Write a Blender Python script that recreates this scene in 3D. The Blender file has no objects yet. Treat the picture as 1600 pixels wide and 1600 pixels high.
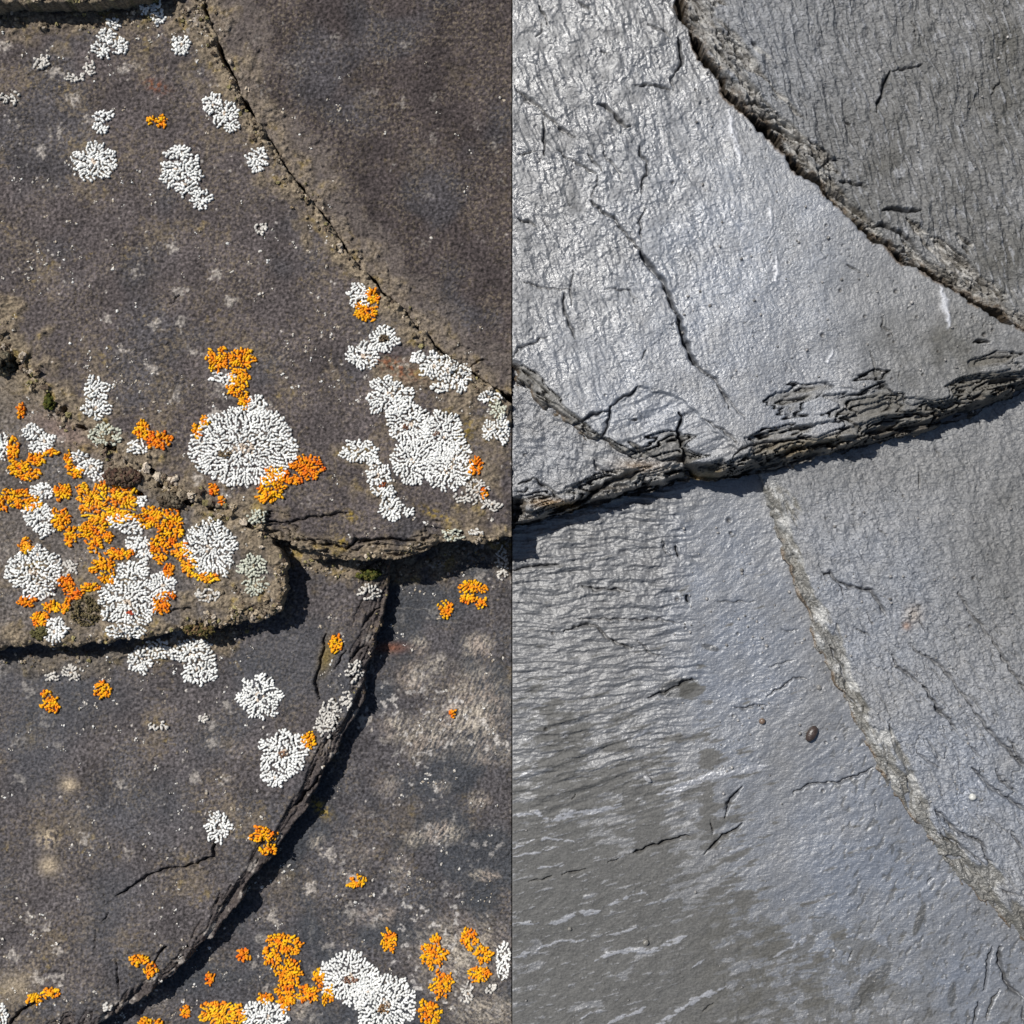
import bpy, math, random
import numpy as np
from mathutils import Vector

# ------------------------------------------------------------------ camera, sky, sun, exposure
S = 0.5 / 1600.0          # metres per photo pixel at roof level
CAMH = 0.60               # camera height above the lowest slates
scene = bpy.context.scene
cam_d = bpy.data.cameras.new("camera"); cam = bpy.data.objects.new("camera", cam_d)
scene.collection.objects.link(cam); scene.camera = cam
cam.location = (0, 0, CAMH); cam.rotation_euler = (0, 0, 0)
cam_d.sensor_width = 36; cam_d.lens = 36 * CAMH / 0.5
cam_d.clip_start = 0.01; cam_d.clip_end = 200
SUN_ZEN = math.radians(38)                  # angle from the roof normal
SUN_AZ = math.atan2(0.66, -0.75)            # the light comes from the upper left
sdir = Vector((math.cos(SUN_AZ) * math.sin(SUN_ZEN), math.sin(SUN_AZ) * math.sin(SUN_ZEN), math.cos(SUN_ZEN)))
sun_d = bpy.data.lights.new("sun", 'SUN'); sun_d.energy = 4.7; sun_d.angle = math.radians(0.5)
sun_d.color = (1.0, 0.965, 0.91)
sun = bpy.data.objects.new("sun", sun_d); scene.collection.objects.link(sun)
sun.location = sdir * 2
sun.rotation_euler = sdir.to_track_quat('Z', 'Y').to_euler()
w = bpy.data.worlds.new("World"); scene.world = w; w.use_nodes = True
nt = w.node_tree; nt.nodes.clear()
sky = nt.nodes.new('ShaderNodeTexSky'); sky.sky_type = 'NISHITA'; sky.sun_disc = False
sky.sun_elevation = math.pi / 2 - SUN_ZEN
sky.sun_rotation = math.atan2(sdir.x, sdir.y)
bg = nt.nodes.new('ShaderNodeBackground'); bg.inputs['Strength'].default_value = 0.055
out = nt.nodes.new('ShaderNodeOutputWorld')
nt.links.new(sky.outputs[0], bg.inputs[0]); nt.links.new(bg.outputs[0], out.inputs[0])
scene.view_settings.view_transform = 'Standard'; scene.view_settings.look = 'None'
scene.view_settings.exposure = 0.0; scene.view_settings.gamma = 1.0

G = 1.4                   # grid step of the slate meshes, photo pixels
rng = np.random.default_rng(7)

# ------------------------------------------------------------------ noise in numpy
def _h(ix, iy, s):
    h = (ix.astype(np.int64) * 374761393 + iy.astype(np.int64) * 668265263 + s * 1442695041) & 0xffffffff
    h = ((h ^ (h >> 13)) * 1274126177) & 0xffffffff
    h = ((h ^ (h >> 15)) * 2246822519) & 0xffffffff
    return (h ^ (h >> 16)) & 0xffffffff
_GA = np.arange(256) * (2 * np.pi / 256); _GX = np.cos(_GA); _GY = np.sin(_GA)
def pn(x, y, s=0):                                   # gradient noise about -0.7..0.7
    x0 = np.floor(x); y0 = np.floor(y); fx = x - x0; fy = y - y0
    u = fx * fx * fx * (fx * (fx * 6 - 15) + 10); v = fy * fy * fy * (fy * (fy * 6 - 15) + 10)
    def g(dx, dy):
        k = _h(x0 + dx, y0 + dy, s) & 255
        return _GX[k] * (fx - dx) + _GY[k] * (fy - dy)
    a = g(0, 0); b = g(1, 0); c = g(0, 1); d = g(1, 1)
    return (a + (b - a) * u) * (1 - v) + (c + (d - c) * u) * v
def fbm(x, y, sc, o=3, s=0, gain=0.5):
    r = 0; a = 1.0; f = 1.0 / sc
    for i in range(o):
        r = r + a * pn(x * f, y * f, s + i * 17); a *= gain; f *= 2.03
    return r * 1.5
def aniso(x, y, ang, along, across, o=3, s=0, gain=0.5):   # streaks running at `ang` degrees (down-right positive)
    c, n = math.cos(math.radians(ang)), math.sin(math.radians(ang))
    u = (x * c + y * n); v = (-x * n + y * c)
    return fbm(u / along * 10, v / across * 10, 10, o, s, gain)
def worley(x, y, sc, s=0):
    x = x / sc; y = y / sc; x0 = np.floor(x); y0 = np.floor(y); best = np.full(x.shape, 9.0)
    for dx in (-1, 0, 1):
        for dy in (-1, 0, 1):
            h = _h(x0 + dx, y0 + dy, s)
            px = x0 + dx + (h & 1023) / 1023.0; py = y0 + dy + ((h >> 10) & 1023) / 1023.0
            best = np.minimum(best, (px - x) ** 2 + (py - y) ** 2)
    return np.sqrt(best)
def ss(a, b, x):
    t = np.clip((x - a) / (b - a), 0, 1); return t * t * (3 - 2 * t)
def seg_dist(x, y, pts, closed=False):
    pts = list(pts); n = len(pts); best = np.full(x.shape, 1e9)
    for i in range(n if closed else n - 1):
        ax, ay = pts[i][:2]; bx, by = pts[(i + 1) % n][:2]
        dx, dy = bx - ax, by - ay; L = dx * dx + dy * dy + 1e-9
        t = np.clip(((x - ax) * dx + (y - ay) * dy) / L, 0, 1)
        best = np.minimum(best, (x - ax - t * dx) ** 2 + (y - ay - t * dy) ** 2)
    return np.sqrt(best)
def inside(x, y, pts):
    r = np.zeros(x.shape, bool); n = len(pts)
    for i in range(n):
        ax, ay = pts[i]; bx, by = pts[(i + 1) % n]
        if ay == by: continue
        c = ((ay > y) != (by > y)) & (x < (bx - ax) * (y - ay) / (by - ay) + ax)
        r ^= c
    return r
def plates(f, n, lo=0.86):
    q = f * n; fl = np.floor(q); return (fl + ss(lo, 1.0, q - fl)) / n
def blob(x, y, cx, cy, rx, ry=None, a=0):
    ry = ry or rx; c, n = math.cos(math.radians(a)), math.sin(math.radians(a))
    u = (x - cx) * c + (y - cy) * n; v = -(x - cx) * n + (y - cy) * c
    return np.exp(-((u / rx) ** 2 + (v / ry) ** 2))
def mix(a, b, m):
    return a + (np.asarray(b) - a) * m[..., None]

# ------------------------------------------------------------------ tagging
def tag(o, label=None, cat=None, group=None, kind=None):
    if label: o['label'] = label
    if cat: o['category'] = cat
    if group: o['group'] = group
    if kind: o['kind'] = kind
    return o
def mesh_obj(name, verts, faces, mat, parent=None, col=None, gloss=None, smooth=True):
    me = bpy.data.meshes.new(name); verts = np.asarray(verts, np.float32); faces = np.asarray(faces, np.int32)
    nf, k = faces.shape
    me.vertices.add(len(verts)); me.vertices.foreach_set('co', verts.ravel())
    me.loops.add(nf * k); me.loops.foreach_set('vertex_index', faces.ravel())
    me.polygons.add(nf); me.polygons.foreach_set('loop_start', np.arange(0, nf * k, k, dtype=np.int32))
    try: me.polygons.foreach_set('loop_total', np.full(nf, k, np.int32))
    except Exception: pass
    me.update(calc_edges=True)
    me.polygons.foreach_set('use_smooth', np.full(nf, smooth))
    if col is not None:
        at = me.attributes.new('tint', 'FLOAT_COLOR', 'POINT')
        c4 = np.ones((len(verts), 4), np.float32); c4[:, :3] = col; at.data.foreach_set('color', c4.ravel())
    if gloss is not None:
        at = me.attributes.new('gloss', 'FLOAT', 'POINT'); at.data.foreach_set('value', np.asarray(gloss, np.float32))
    me.materials.append(mat)
    o = bpy.data.objects.new(name, me); scene.collection.objects.link(o)
    if parent: o.parent = parent
    return o

# ------------------------------------------------------------------ materials
def new_mat(name):
    m = bpy.data.materials.new(name); m.use_nodes = True
    t = m.node_tree; return m, t, t.nodes['Principled BSDF']
def math_node(t, op, a, b=None):
    n = t.nodes.new('ShaderNodeMath'); n.operation = op
    for i, v in enumerate((a, b)):
        if v is None: continue
        if isinstance(v, (int, float)): n.inputs[i].default_value = v
        else: t.links.new(v, n.inputs[i])
    return n.outputs[0]
def slate_mat(name, rot, stretch, fine, rough, spec, bump, grain_lo, grain_hi, coat=0.0, grain_scale=900, ior=1.5):
    m, t, b = new_mat(name)
    tc = t.nodes.new('ShaderNodeTexCoord'); mp = t.nodes.new('ShaderNodeMapping')
    mp.inputs['Rotation'].default_value = (0, 0, math.radians(rot)); mp.inputs['Scale'].default_value = (1, stretch, 1)
    t.links.new(tc.outputs['Object'], mp.inputs[0])
    n1 = t.nodes.new('ShaderNodeTexNoise'); n1.inputs['Scale'].default_value = fine; n1.inputs['Detail'].default_value = 5
    n1.inputs['Roughness'].default_value = 0.62; n1.inputs['Distortion'].default_value = 0.6
    t.links.new(mp.outputs[0], n1.inputs['Vector'])
    n2 = t.nodes.new('ShaderNodeTexNoise'); n2.inputs['Scale'].default_value = grain_scale; n2.inputs['Detail'].default_value = 3
    t.links.new(tc.outputs['Object'], n2.inputs['Vector'])
    at = t.nodes.new('ShaderNodeAttribute'); at.attribute_name = 'tint'
    gl = t.nodes.new('ShaderNodeAttribute'); gl.attribute_name = 'gloss'
    mr = t.nodes.new('ShaderNodeMapRange'); mr.inputs['From Min'].default_value = 0.3; mr.inputs['From Max'].default_value = 0.7
    mr.inputs['To Min'].default_value = grain_lo; mr.inputs['To Max'].default_value = grain_hi
    t.links.new(n2.outputs[0], mr.inputs[0])
    mul = t.nodes.new('ShaderNodeVectorMath'); mul.operation = 'SCALE'
    t.links.new(at.outputs['Color'], mul.inputs[0]); t.links.new(mr.outputs[0], mul.inputs['Scale'])
    t.links.new(mul.outputs[0], b.inputs['Base Color'])
    # roughness falls where the stone is glossy
    r = math_node(t, 'MULTIPLY', gl.outputs['Fac'], -0.3)
    r = math_node(t, 'ADD', r, rough)
    nr = math_node(t, 'MULTIPLY', n1.outputs[0], 0.16)
    r = math_node(t, 'ADD', r, nr)
    t.links.new(r, b.inputs['Roughness'])
    if ior > 1.6: t.links.new(math_node(t, 'MINIMUM', math_node(t, 'ADD', math_node(t, 'MULTIPLY', gl.outputs['Fac'], 0.8 * spec), 0.2 * spec), 1.0), b.inputs['Specular IOR Level'])
    else: b.inputs['Specular IOR Level'].default_value = spec
    b.inputs['IOR'].default_value = ior
    b.inputs['Coat Weight'].default_value = coat; b.inputs['Coat Roughness'].default_value = 0.22
    bm = t.nodes.new('ShaderNodeBump'); bm.inputs['Strength'].default_value = 1.0; bm.inputs['Distance'].default_value = bump
    hs = math_node(t, 'MULTIPLY', n2.outputs[0], 0.65 if ior > 1.6 else 0.35)
    hs = math_node(t, 'ADD', hs, n1.outputs[0])
    t.links.new(hs, bm.inputs['Height']); t.links.new(bm.outputs[0], b.inputs['Normal'])
    t.links.new(bm.outputs[0], b.inputs['Coat Normal'])
    return m
M_dry = slate_mat('weathered_slate', 20, 1.6, 420, 0.86, 0.22, 0.0008, 0.5, 1.5)
M_A = slate_mat('glossy_slate_upper', 63, 1.5, 430, 0.60, 1.0, 0.0006, 0.72, 1.28, 0.0, ior=1.88)
M_B = slate_mat('glossy_slate_streaked', 72, 2.6, 330, 0.58, 0.9, 0.0010, 0.65, 1.35, 0.0, ior=1.8)
M_C = slate_mat('glossy_slate_small', 10, 1.6, 330, 0.56, 1.0, 0.0009, 0.7, 1.3, 0.0, ior=1.9)
M_D = slate_mat('glossy_slate_rippled', -14, 2.6, 260, 0.60, 1.0, 0.0004, 0.8, 1.2, 0.0, ior=1.85)
M_E = slate_mat('glossy_slate_wrinkled', 50, 1.5, 380, 0.58, 0.9, 0.0009, 0.7, 1.3, 0.0, ior=1.8)
def organic_mat(name, rough, bump, scale, spec=0.25, lo=0.8, hi=1.15, sss=0.0):
    m, t, b = new_mat(name)
    tc = t.nodes.new('ShaderNodeTexCoord'); n = t.nodes.new('ShaderNodeTexNoise'); n.inputs['Scale'].default_value = scale
    n.inputs['Detail'].default_value = 4; t.links.new(tc.outputs['Object'], n.inputs['Vector'])
    at = t.nodes.new('ShaderNodeAttribute'); at.attribute_name = 'tint'
    mr = t.nodes.new('ShaderNodeMapRange'); mr.inputs['From Min'].default_value = 0.3; mr.inputs['From Max'].default_value = 0.7
    mr.inputs['To Min'].default_value = lo; mr.inputs['To Max'].default_value = hi; t.links.new(n.outputs[0], mr.inputs[0])
    mul = t.nodes.new('ShaderNodeVectorMath'); mul.operation = 'SCALE'
    t.links.new(at.outputs['Color'], mul.inputs[0]); t.links.new(mr.outputs[0], mul.inputs['Scale'])
    t.links.new(mul.outputs[0], b.inputs['Base Color'])
    b.inputs['Roughness'].default_value = rough; b.inputs['Specular IOR Level'].default_value = spec
    bm = t.nodes.new('ShaderNodeBump'); bm.inputs['Distance'].default_value = bump; t.links.new(n.outputs[0], bm.inputs['Height'])
    t.links.new(bm.outputs[0], b.inputs['Normal'])
    return m
M_white = organic_mat('white_lichen', 0.9, 0.0003, 1500, 0.15, 0.88, 1.08)
M_orange = organic_mat('orange_lichen', 0.8, 0.0003, 1200, 0.2, 0.78, 1.15)
M_crumb = organic_mat('mossy_crumbs', 0.95, 0.0006, 1300, 0.1, 0.6, 1.35)
M_grit = organic_mat('wet_grit', 0.35, 0.0002, 900, 0.6, 0.7, 1.3)
M_deck, t_, b_ = new_mat('roof_board')
n_ = t_.nodes.new('ShaderNodeTexNoise'); n_.inputs['Scale'].default_value = 60; n_.inputs['Detail'].default_value = 6
r_ = t_.nodes.new('ShaderNodeValToRGB'); r_.color_ramp.elements[0].color = (0.012, 0.009, 0.007, 1); r_.color_ramp.elements[1].color = (0.05, 0.036, 0.024, 1)
t_.links.new(n_.outputs[0], r_.inputs[0]); t_.links.new(r_.outputs[0], b_.inputs['Base Color']); b_.inputs['Roughness'].default_value = 0.9

# ------------------------------------------------------------------ slates as dense relief meshes
SLATES = {}
def terrace(x, y, line, W, drop, n, seed, wob=0.45, along=60, groove=1.5, ang=None):
    d = seg_dist(x, y, line)
    if ang is None: d = d + fbm(x, y, along, 3, seed) * W * wob + fbm(x, y, 11, 2, seed + 5) * W * 0.10
    else: d = d + aniso(x, y, ang, along * 1.7, along * 0.35, 3, seed, 0.5) * W * wob * 1.1 + aniso(x, y, ang, 16, 5, 2, seed + 5) * W * 0.05; d = d * (1 + 0.9 * np.clip(fbm(x, y, 130, 2, seed + 6), -0.5, 0.6))
    t = np.clip(1 - d / W, 0, 0.9999); q = t * n; f = np.floor(q); fr = q - f
    gr = np.exp(-((fr - 0.90) / 0.12) ** 2) * (t > 0.04) * np.clip(0.5 + 1.4 * fbm(x, y, 45, 2, seed + 8), 0, 1)
    global LAST_GROOVE; LAST_GROOVE = gr
    return drop * (f + ss(0.78, 1.0, fr)) / n + gr * groove, t
def crack(x, y, h, line, wd, dep, seed, warp=2.0):
    p = np.array([q[:2] for q in line], float); mg = 14 + wd * 3
    sel = (x > p[:, 0].min() - mg) & (x < p[:, 0].max() + mg) & (y > p[:, 1].min() - mg) & (y < p[:, 1].max() + mg)
    if not sel.any(): return None
    xs, ys = x[sel], y[sel]
    xw = xs + fbm(xs, ys, 14, 2, seed) * warp * 1.5; yw = ys + fbm(xs, ys, 14, 2, seed + 3) * warp * 1.5
    d = seg_dist(xw, yw, line)
    ends = np.minimum(np.hypot(xs - p[0, 0], ys - p[0, 1]), np.hypot(xs - p[-1, 0], ys - p[-1, 1]))
    wv = wd * (0.35 + 0.65 * ss(0, 16, ends)) * (1 + 0.5 * fbm(xs, ys, 18, 1, seed + 9))
    m = np.exp(-(d / np.maximum(wv, 0.4)) ** 2)
    h[sel] -= dep * m
    full = np.zeros(x.shape); full[sel] = m
    return full
def build_slate(key, label, cat, poly, level, relief, mat, group, tilt=(0, 0), edge_warp=3.0, seed=1, bottom=None, name='roof_slate'):
    P = np.array(poly, float); x0, y0 = P.min(0) - 6; x1, y1 = P.max(0) + 6
    nx = int((x1 - x0) / G) + 1; ny = int((y1 - y0) / G) + 1
    X, Y = np.meshgrid(x0 + np.arange(nx) * G, y0 + np.arange(ny) * G)
    # wavy hand-cut outline; the straight joint at x=800 and the far ends stay straight
    fade = ss(0, 8, np.abs(X - 800)) 
    wx = (fbm(X, Y, 45, 3, seed + 50) * edge_warp * 1.6 + fbm(X, Y, 9, 2, seed + 51) * edge_warp * 0.5) * fade
    wy = fbm(X, Y, 45, 3, seed + 60) * edge_warp * 1.6 + fbm(X, Y, 9, 2, seed + 61) * edge_warp * 0.5
    d = seg_dist(X + wx, Y + wy, poly, True); d = np.where(inside(X + wx, Y + wy, poly), d, -d)
    cx, cy = P.mean(0)
    h = np.zeros(X.shape) + tilt[0] * (X - cx) / 100 + tilt[1] * (Y - cy) / 100
    h, col, gloss = relief(X, Y, h, d)
    h = h - np.where(d < 3.5, (3.5 - np.clip(d, 0, 3.5)) ** 2 * 0.16, 0) * (np.abs(X - 800) > 6)
    keepv = d > 0
    f = keepv[:-1, :-1] | keepv[1:, :-1] | keepv[:-1, 1:] | keepv[1:, 1:]
    idx = np.arange(nx * ny).reshape(ny, nx)
    # image y points down, so this order faces up
    quads = np.stack([idx[1:, :-1], idx[1:, 1:], idx[:-1, 1:], idx[:-1, :-1]], -1)[f]
    gy, gx = np.gradient(d, G)
    gl = np.hypot(gx, gy) + 1e-6
    outv = ~keepv
    Xs = np.where(outv, X - d * gx / gl, X); Ys = np.where(outv, Y - d * gy / gl, Y)
    zb = -level + 0.0 if bottom is None else bottom - level
    nb = np.zeros_like(keepv); nb[1:] |= outv[:-1]; nb[:-1] |= outv[1:]; nb[:, 1:] |= outv[:, :-1]; nb[:, :-1] |= outv[:, 1:]
    rim = keepv & nb & (d < G * 1.5)
    Xs = np.where(rim, X - (d - 0.25) * gx / gl, Xs); Ys = np.where(rim, Y - (d - 0.25) * gy / gl, Ys)
    hz = np.where(outv, zb, h)
    k = (CAMH - level * S) / CAMH
    V = np.stack([(Xs - 800) * S * k, (800 - Ys) * S * k, (level + hz) * S], -1).reshape(-1, 3)
    used = np.unique(quads); remap = np.full(nx * ny, -1); remap[used] = np.arange(len(used))
    ox, oy = (np.clip(cx, 0, 1600) - 800) * S * k, (800 - np.clip(cy, 0, 1600)) * S * k
    V = V[used] - np.array([ox, oy, 0])
    o = mesh_obj(name, V, remap[quads], mat, None, np.clip(col, 0.002, 0.95).reshape(-1, 3)[used], np.broadcast_to(gloss, X.shape).reshape(-1)[used])
    o.location = (ox, oy, 0)
    tag(o, label, cat, group)
    SLATES[key] = dict(level=level, x0=x0, y0=y0, h=h, nx=nx, ny=ny, k=k, d=d)
    return o
def height(key, px, py):
    s = SLATES[key]
    i = np.clip(((np.asarray(py) - s['y0']) / G).astype(int), 0, s['ny'] - 1)
    j = np.clip(((np.asarray(px) - s['x0']) / G).astype(int), 0, s['nx'] - 1)
    return np.where(s['d'][i, j] > 0, s['h'][i, j], -6.0)
def to_world(key, px, py, hz):
    s = SLATES[key]
    return np.stack([(px - 800) * S * s['k'], (800 - py) * S * s['k'], (s['level'] + hz) * S], -1)

# ---- the lower boards behind the slates
bm_v = np.array([[-0.32, -0.32, -0.004], [0.32, -0.32, -0.004], [0.32, 0.32, -0.004], [-0.32, 0.32, -0.004],
                 [-0.32, -0.32, -0.028], [0.32, -0.32, -0.028], [0.32, 0.32, -0.028], [-0.32, 0.32, -0.028]])
bm_f = np.array([[0, 1, 2, 3], [7, 6, 5, 4], [0, 4, 5, 1], [1, 5, 6, 2], [2, 6, 7, 3], [3, 7, 4, 0]])
deck = mesh_obj('roof_deck', bm_v, bm_f, M_deck, smooth=False); tag(deck, 'dark timber boarding behind the slates', 'roof deck', kind='structure')

# ---- left half: dry, overgrown slates
FG = [(305, -70), (325, 35), (358, 108), (398, 188), (450, 268), (520, 358), (571, 428), (640, 498), (702, 560), (762, 602), (800, 630)]
FH = [(-70, 450), (0, 520), (30, 560), (80, 620), (120, 660), (170, 695), (210, 725), (260, 760), (330, 790), (380, 815), (430, 842)]
HR = [(425, 838), (438, 870), (449, 912), (440, 945), (430, 962), (400, 975), (340, 978), (290, 985), (250, 990), (190, 1000), (100, 1010), (0, 1015), (-70, 1020)]
FB = [(430, 842), (450, 850), (500, 870), (545, 882), (600, 875), (640, 865), (700, 848), (760, 845), (800, 838)]
IR = [(612, 885), (605, 930), (590, 990), (575, 1040), (560, 1100), (545, 1140), (520, 1180), (500, 1215), (480, 1255), (455, 1290),
      (430, 1330), (380, 1390), (340, 1450), (310, 1480), (270, 1525), (230, 1555), (180, 1585), (150, 1602), (90, 1640), (60, 1670)]
C_BASE = np.array([0.086, 0.073, 0.072]); C_BLUE = np.array([0.062, 0.066, 0.076]); C_BEIGE = np.array([0.29, 0.235, 0.165])
C_DIRT = np.array([0.13, 0.10, 0.068]); C_OCH = np.array([0.30, 0.21, 0.04]); C_PALE = np.array([0.42, 0.38, 0.34]); C_RUST = np.array([0.20, 0.07, 0.03])
def dry_common(X, Y, h, seed, seams, base=C_BASE, dirt=1.0, spots=1.0, beige=1.0):
    col = np.zeros(X.shape + (3,)) + base
    col = mix(col, C_BLUE, ss(0.05, 0.6, fbm(X, Y, 150, 3, seed + 1)) * 0.4)
    col = col * (1 + 0.28 * fbm(X, Y, 60, 4, seed + 2)[..., None]) * np.clip(1 + 0.75 * fbm(X, Y, 5.0, 2, seed + 30)[..., None], 0.4, 2)
    dust = ss(0.1, 0.5, fbm(X, Y, 5.5, 3, seed + 31, 0.7)) * ss(-0.35, 0.35, fbm(X, Y, 80, 3, seed + 32)); col = mix(col, C_BEIGE * 0.9, dust * 0.38)
    h = h + fbm(X, Y, 260, 2, seed) * 3 + fbm(X, Y, 40, 3, seed + 3) * 1.1 + fbm(X, Y, 7, 3, seed + 4, 0.6) * 0.7 + plates(fbm(X, Y, 60, 5, seed + 33, 0.62), 4) * 1.3
    # crumbly dirt and moss gathered along the seams
    m = np.zeros(X.shape)
    for line, wd, amt in seams:
        dd = seg_dist(X, Y, line)
        m = np.maximum(m, amt * np.clip(1.15 - dd / wd + fbm(X, Y, 38, 4, seed + 8) * 0.9, 0, 1))
    m = m * dirt
    scat = ss(0.0, 0.28, fbm(X, Y, 95, 4, seed + 9) * 0.8 + fbm(X, Y, 8, 3, seed + 34, 0.65) * 0.55 - 0.30) * 0.42 * beige
    tot = np.clip(np.maximum(m, scat), 0, 1)
    lum = 1 - np.clip(worley(X + fbm(X, Y, 9, 2, 3) * 4, Y, 8.5, seed + 11) * 1.25, 0, 1)
    lum2 = 1 - np.clip(worley(X, Y, 19, seed + 12) * 1.2, 0, 1)
    fm = ss(0.25, 0.8, m)
    h = h + fm * (lum * 3.6 + lum2 * 4.2 - 0.8) + scat * lum * 1.0
    fib = 0.55 + 0.9 * np.clip(fbm(X, Y, 5.5, 2, seed + 13) + 0.4, 0, 1)
    col = mix(col, C_DIRT * 1.0, tot * 0.8)
    col = mix(col, C_BEIGE, np.clip(tot * fib * (0.35 + lum * 0.65) - 0.05, 0, 0.85))
    och = ss(0.35, 0.75, fbm(X, Y, 30, 3, seed + 14)) * tot
    col = mix(col, C_OCH, np.clip(och * fib * 0.55, 0, 0.7))
    # tiny pale specks of young growth
    wv = worley(X, Y, 26, seed + 15); sel = ss(0.05, 0.45, fbm(X, Y, 120, 2, seed + 16) + 0.12)
    sp = ss(0.09, 0.02, wv + fbm(X, Y, 4.5, 2, seed + 17) * 0.09) * sel * spots * ss(-0.1, 0.3, fbm(X, Y, 31, 2, seed + 27))
    col = mix(col, np.array([0.5, 0.46, 0.42]), np.clip(sp, 0, 0.85)); h = h + sp * 1.0
    wv2 = worley(X + fbm(X, Y, 12, 2, seed + 28) * 9, Y + fbm(X, Y, 12, 2, seed + 29) * 9, 66, seed + 18)
    sp2 = ss(0.22, 0.05, wv2 + fbm(X, Y, 8, 3, seed + 19) * 0.10) * ss(0.0, 0.4, fbm(X, Y, 200, 2, seed + 20)) * spots
    col = mix(col, C_PALE, np.clip(sp2 * fib - 0.25, 0, 0.75)); h = h + sp2 * lum * 1.2
    return h, col
def do_cracks(X, Y, h, col, lst, seed, dark=(0.03, 0.024, 0.02), amt=0.35):
    for i, (ln, wd, dep) in enumerate(lst):
        m = crack(X, Y, h, ln, wd, dep * (2.0 if dep > 0 else 1), seed + i * 7)
        if m is not None: col = mix(col, np.array(dark), m * amt)  # the default tint paints crevice shade into the cracks, along with dirt
    return h, col

def relief_F(X, Y, h, d):
    h, col = dry_common(X, Y, h, 100, [(FG, 34, 1.0), (FH, 46, 1.0), (FB, 30, 0.9), ([(-70, 22), (100, 40), (240, 20), (300, 20), (345, 120)], 36, 0.8),
                                       ([(600, 570), (700, 600), (770, 700), (740, 800)], 30, 0.7), ([(560, 720), (600, 760)], 34, 0.7)])
    tr, t = terrace(X, Y, FB[:7], 34, 14, 3, 120, 0.6, 60, 8, 8); h = h - tr
    h = h - 12 * blob(X, Y, 500, 885, 75, 26)
    h = h - 3 * ss(10, 0, d)
    rd = np.exp(-(seg_dist(X, Y, FG) / 11) ** 2); h = h + rd * (4 + 7 * fbm(X, Y, 15, 3, 161, 0.6)); col = mix(col, C_BEIGE, np.clip(rd * (0.35 + fbm(X, Y, 7, 3, 162)), 0, 0.8))
    for (cx, cy, rx, ry, c) in [(620, 575, 34, 12, C_RUST), (245, 135, 18, 8, C_RUST), (683, 805, 26, 6, C_OCH * 1.2), (725, 680, 12, 26, C_OCH),
                                (535, 848, 8, 10, C_OCH), (550, 806, 12, 8, C_OCH), (350, 605, 22, 16, C_PALE * 0.8)]:
        b = blob(X, Y, cx, cy, rx, ry, 25) * ss(-0.3, 0.4, fbm(X, Y, 8, 3, 140)); col = mix(col, c, np.clip(b * 1.0, 0, 0.85)); h = h + b * 1.5
    for (cx, cy, rx, ry) in [(172, 698, 13, 5), (255, 758, 9, 6), (292, 783, 12, 6), (215, 770, 8, 4), (20, 572, 10, 14), (100, 640, 6, 7), (332, 796, 8, 4), (392, 822, 10, 4), (130, 668, 9, 4), (236, 735, 8, 4)]:
        b = blob(X, Y, cx, cy, rx, ry, 25); h = h - 20 * ss(0.3, 0.6, b + 0.2 * fbm(X, Y, 7, 2, 9))
    h, col = do_cracks(X, Y, h, col, [([(265, 475), (282, 458)], 1.4, 2.5), ([(215, 550), (290, 530)], 1.0, 1.5), ([(405, 812), (440, 818), (490, 808), (545, 800)], 1.8, 4),
        ([(540, 858), (556, 845), (620, 843), (660, 850)], 2.6, 7), ([(40, 120), (120, 90)], 1.2, 1), ([(455, 842), (500, 850), (560, 862)], 2.2, 5),
        ([(300, 225), (330, 240)], 1, 1), ([(120, 470), (110, 480)], 1.4, 2)], 150)
    return h, col, np.zeros(X.shape)
def relief_G(X, Y, h, d):
    h, col = dry_common(X, Y, h, 200, [(FG, 38, 1.0)], base=np.array([0.060, 0.049, 0.048]), spots=0.45, beige=0.4)
    tr, t = terrace(X, Y, FG, 72, 7, 3, 220, 0.55, 110); h = h - tr
    col = mix(col, np.array([0.16, 0.135, 0.12]), ss(0.0, 0.25, t) * (0.45 + 0.35 * fbm(X, Y, 12, 3, 224)))
    h = h + aniso(X, Y, 55, 60, 8, 2, 222) * 0.9
    h, col = do_cracks(X, Y, h, col, [([(580, 345), (605, 380), (640, 415), (700, 470)], 2, -2.2), ([(735, 575), (745, 565), (765, 560)], 1.6, 4)], 230, amt=0.2)
    return h, col, np.zeros(X.shape)
def relief_T(X, Y, h, d):
    h, col = dry_common(X, Y, h, 300, [([(-70, 0), (300, 0)], 60, 1.2)])
    g = ss(0.0, 0.5, fbm(X, Y, 30, 3, 310)); col = mix(col, np.array([0.09, 0.10, 0.03]), g * 0.6)
    return h, col, np.zeros(X.shape)
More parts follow.
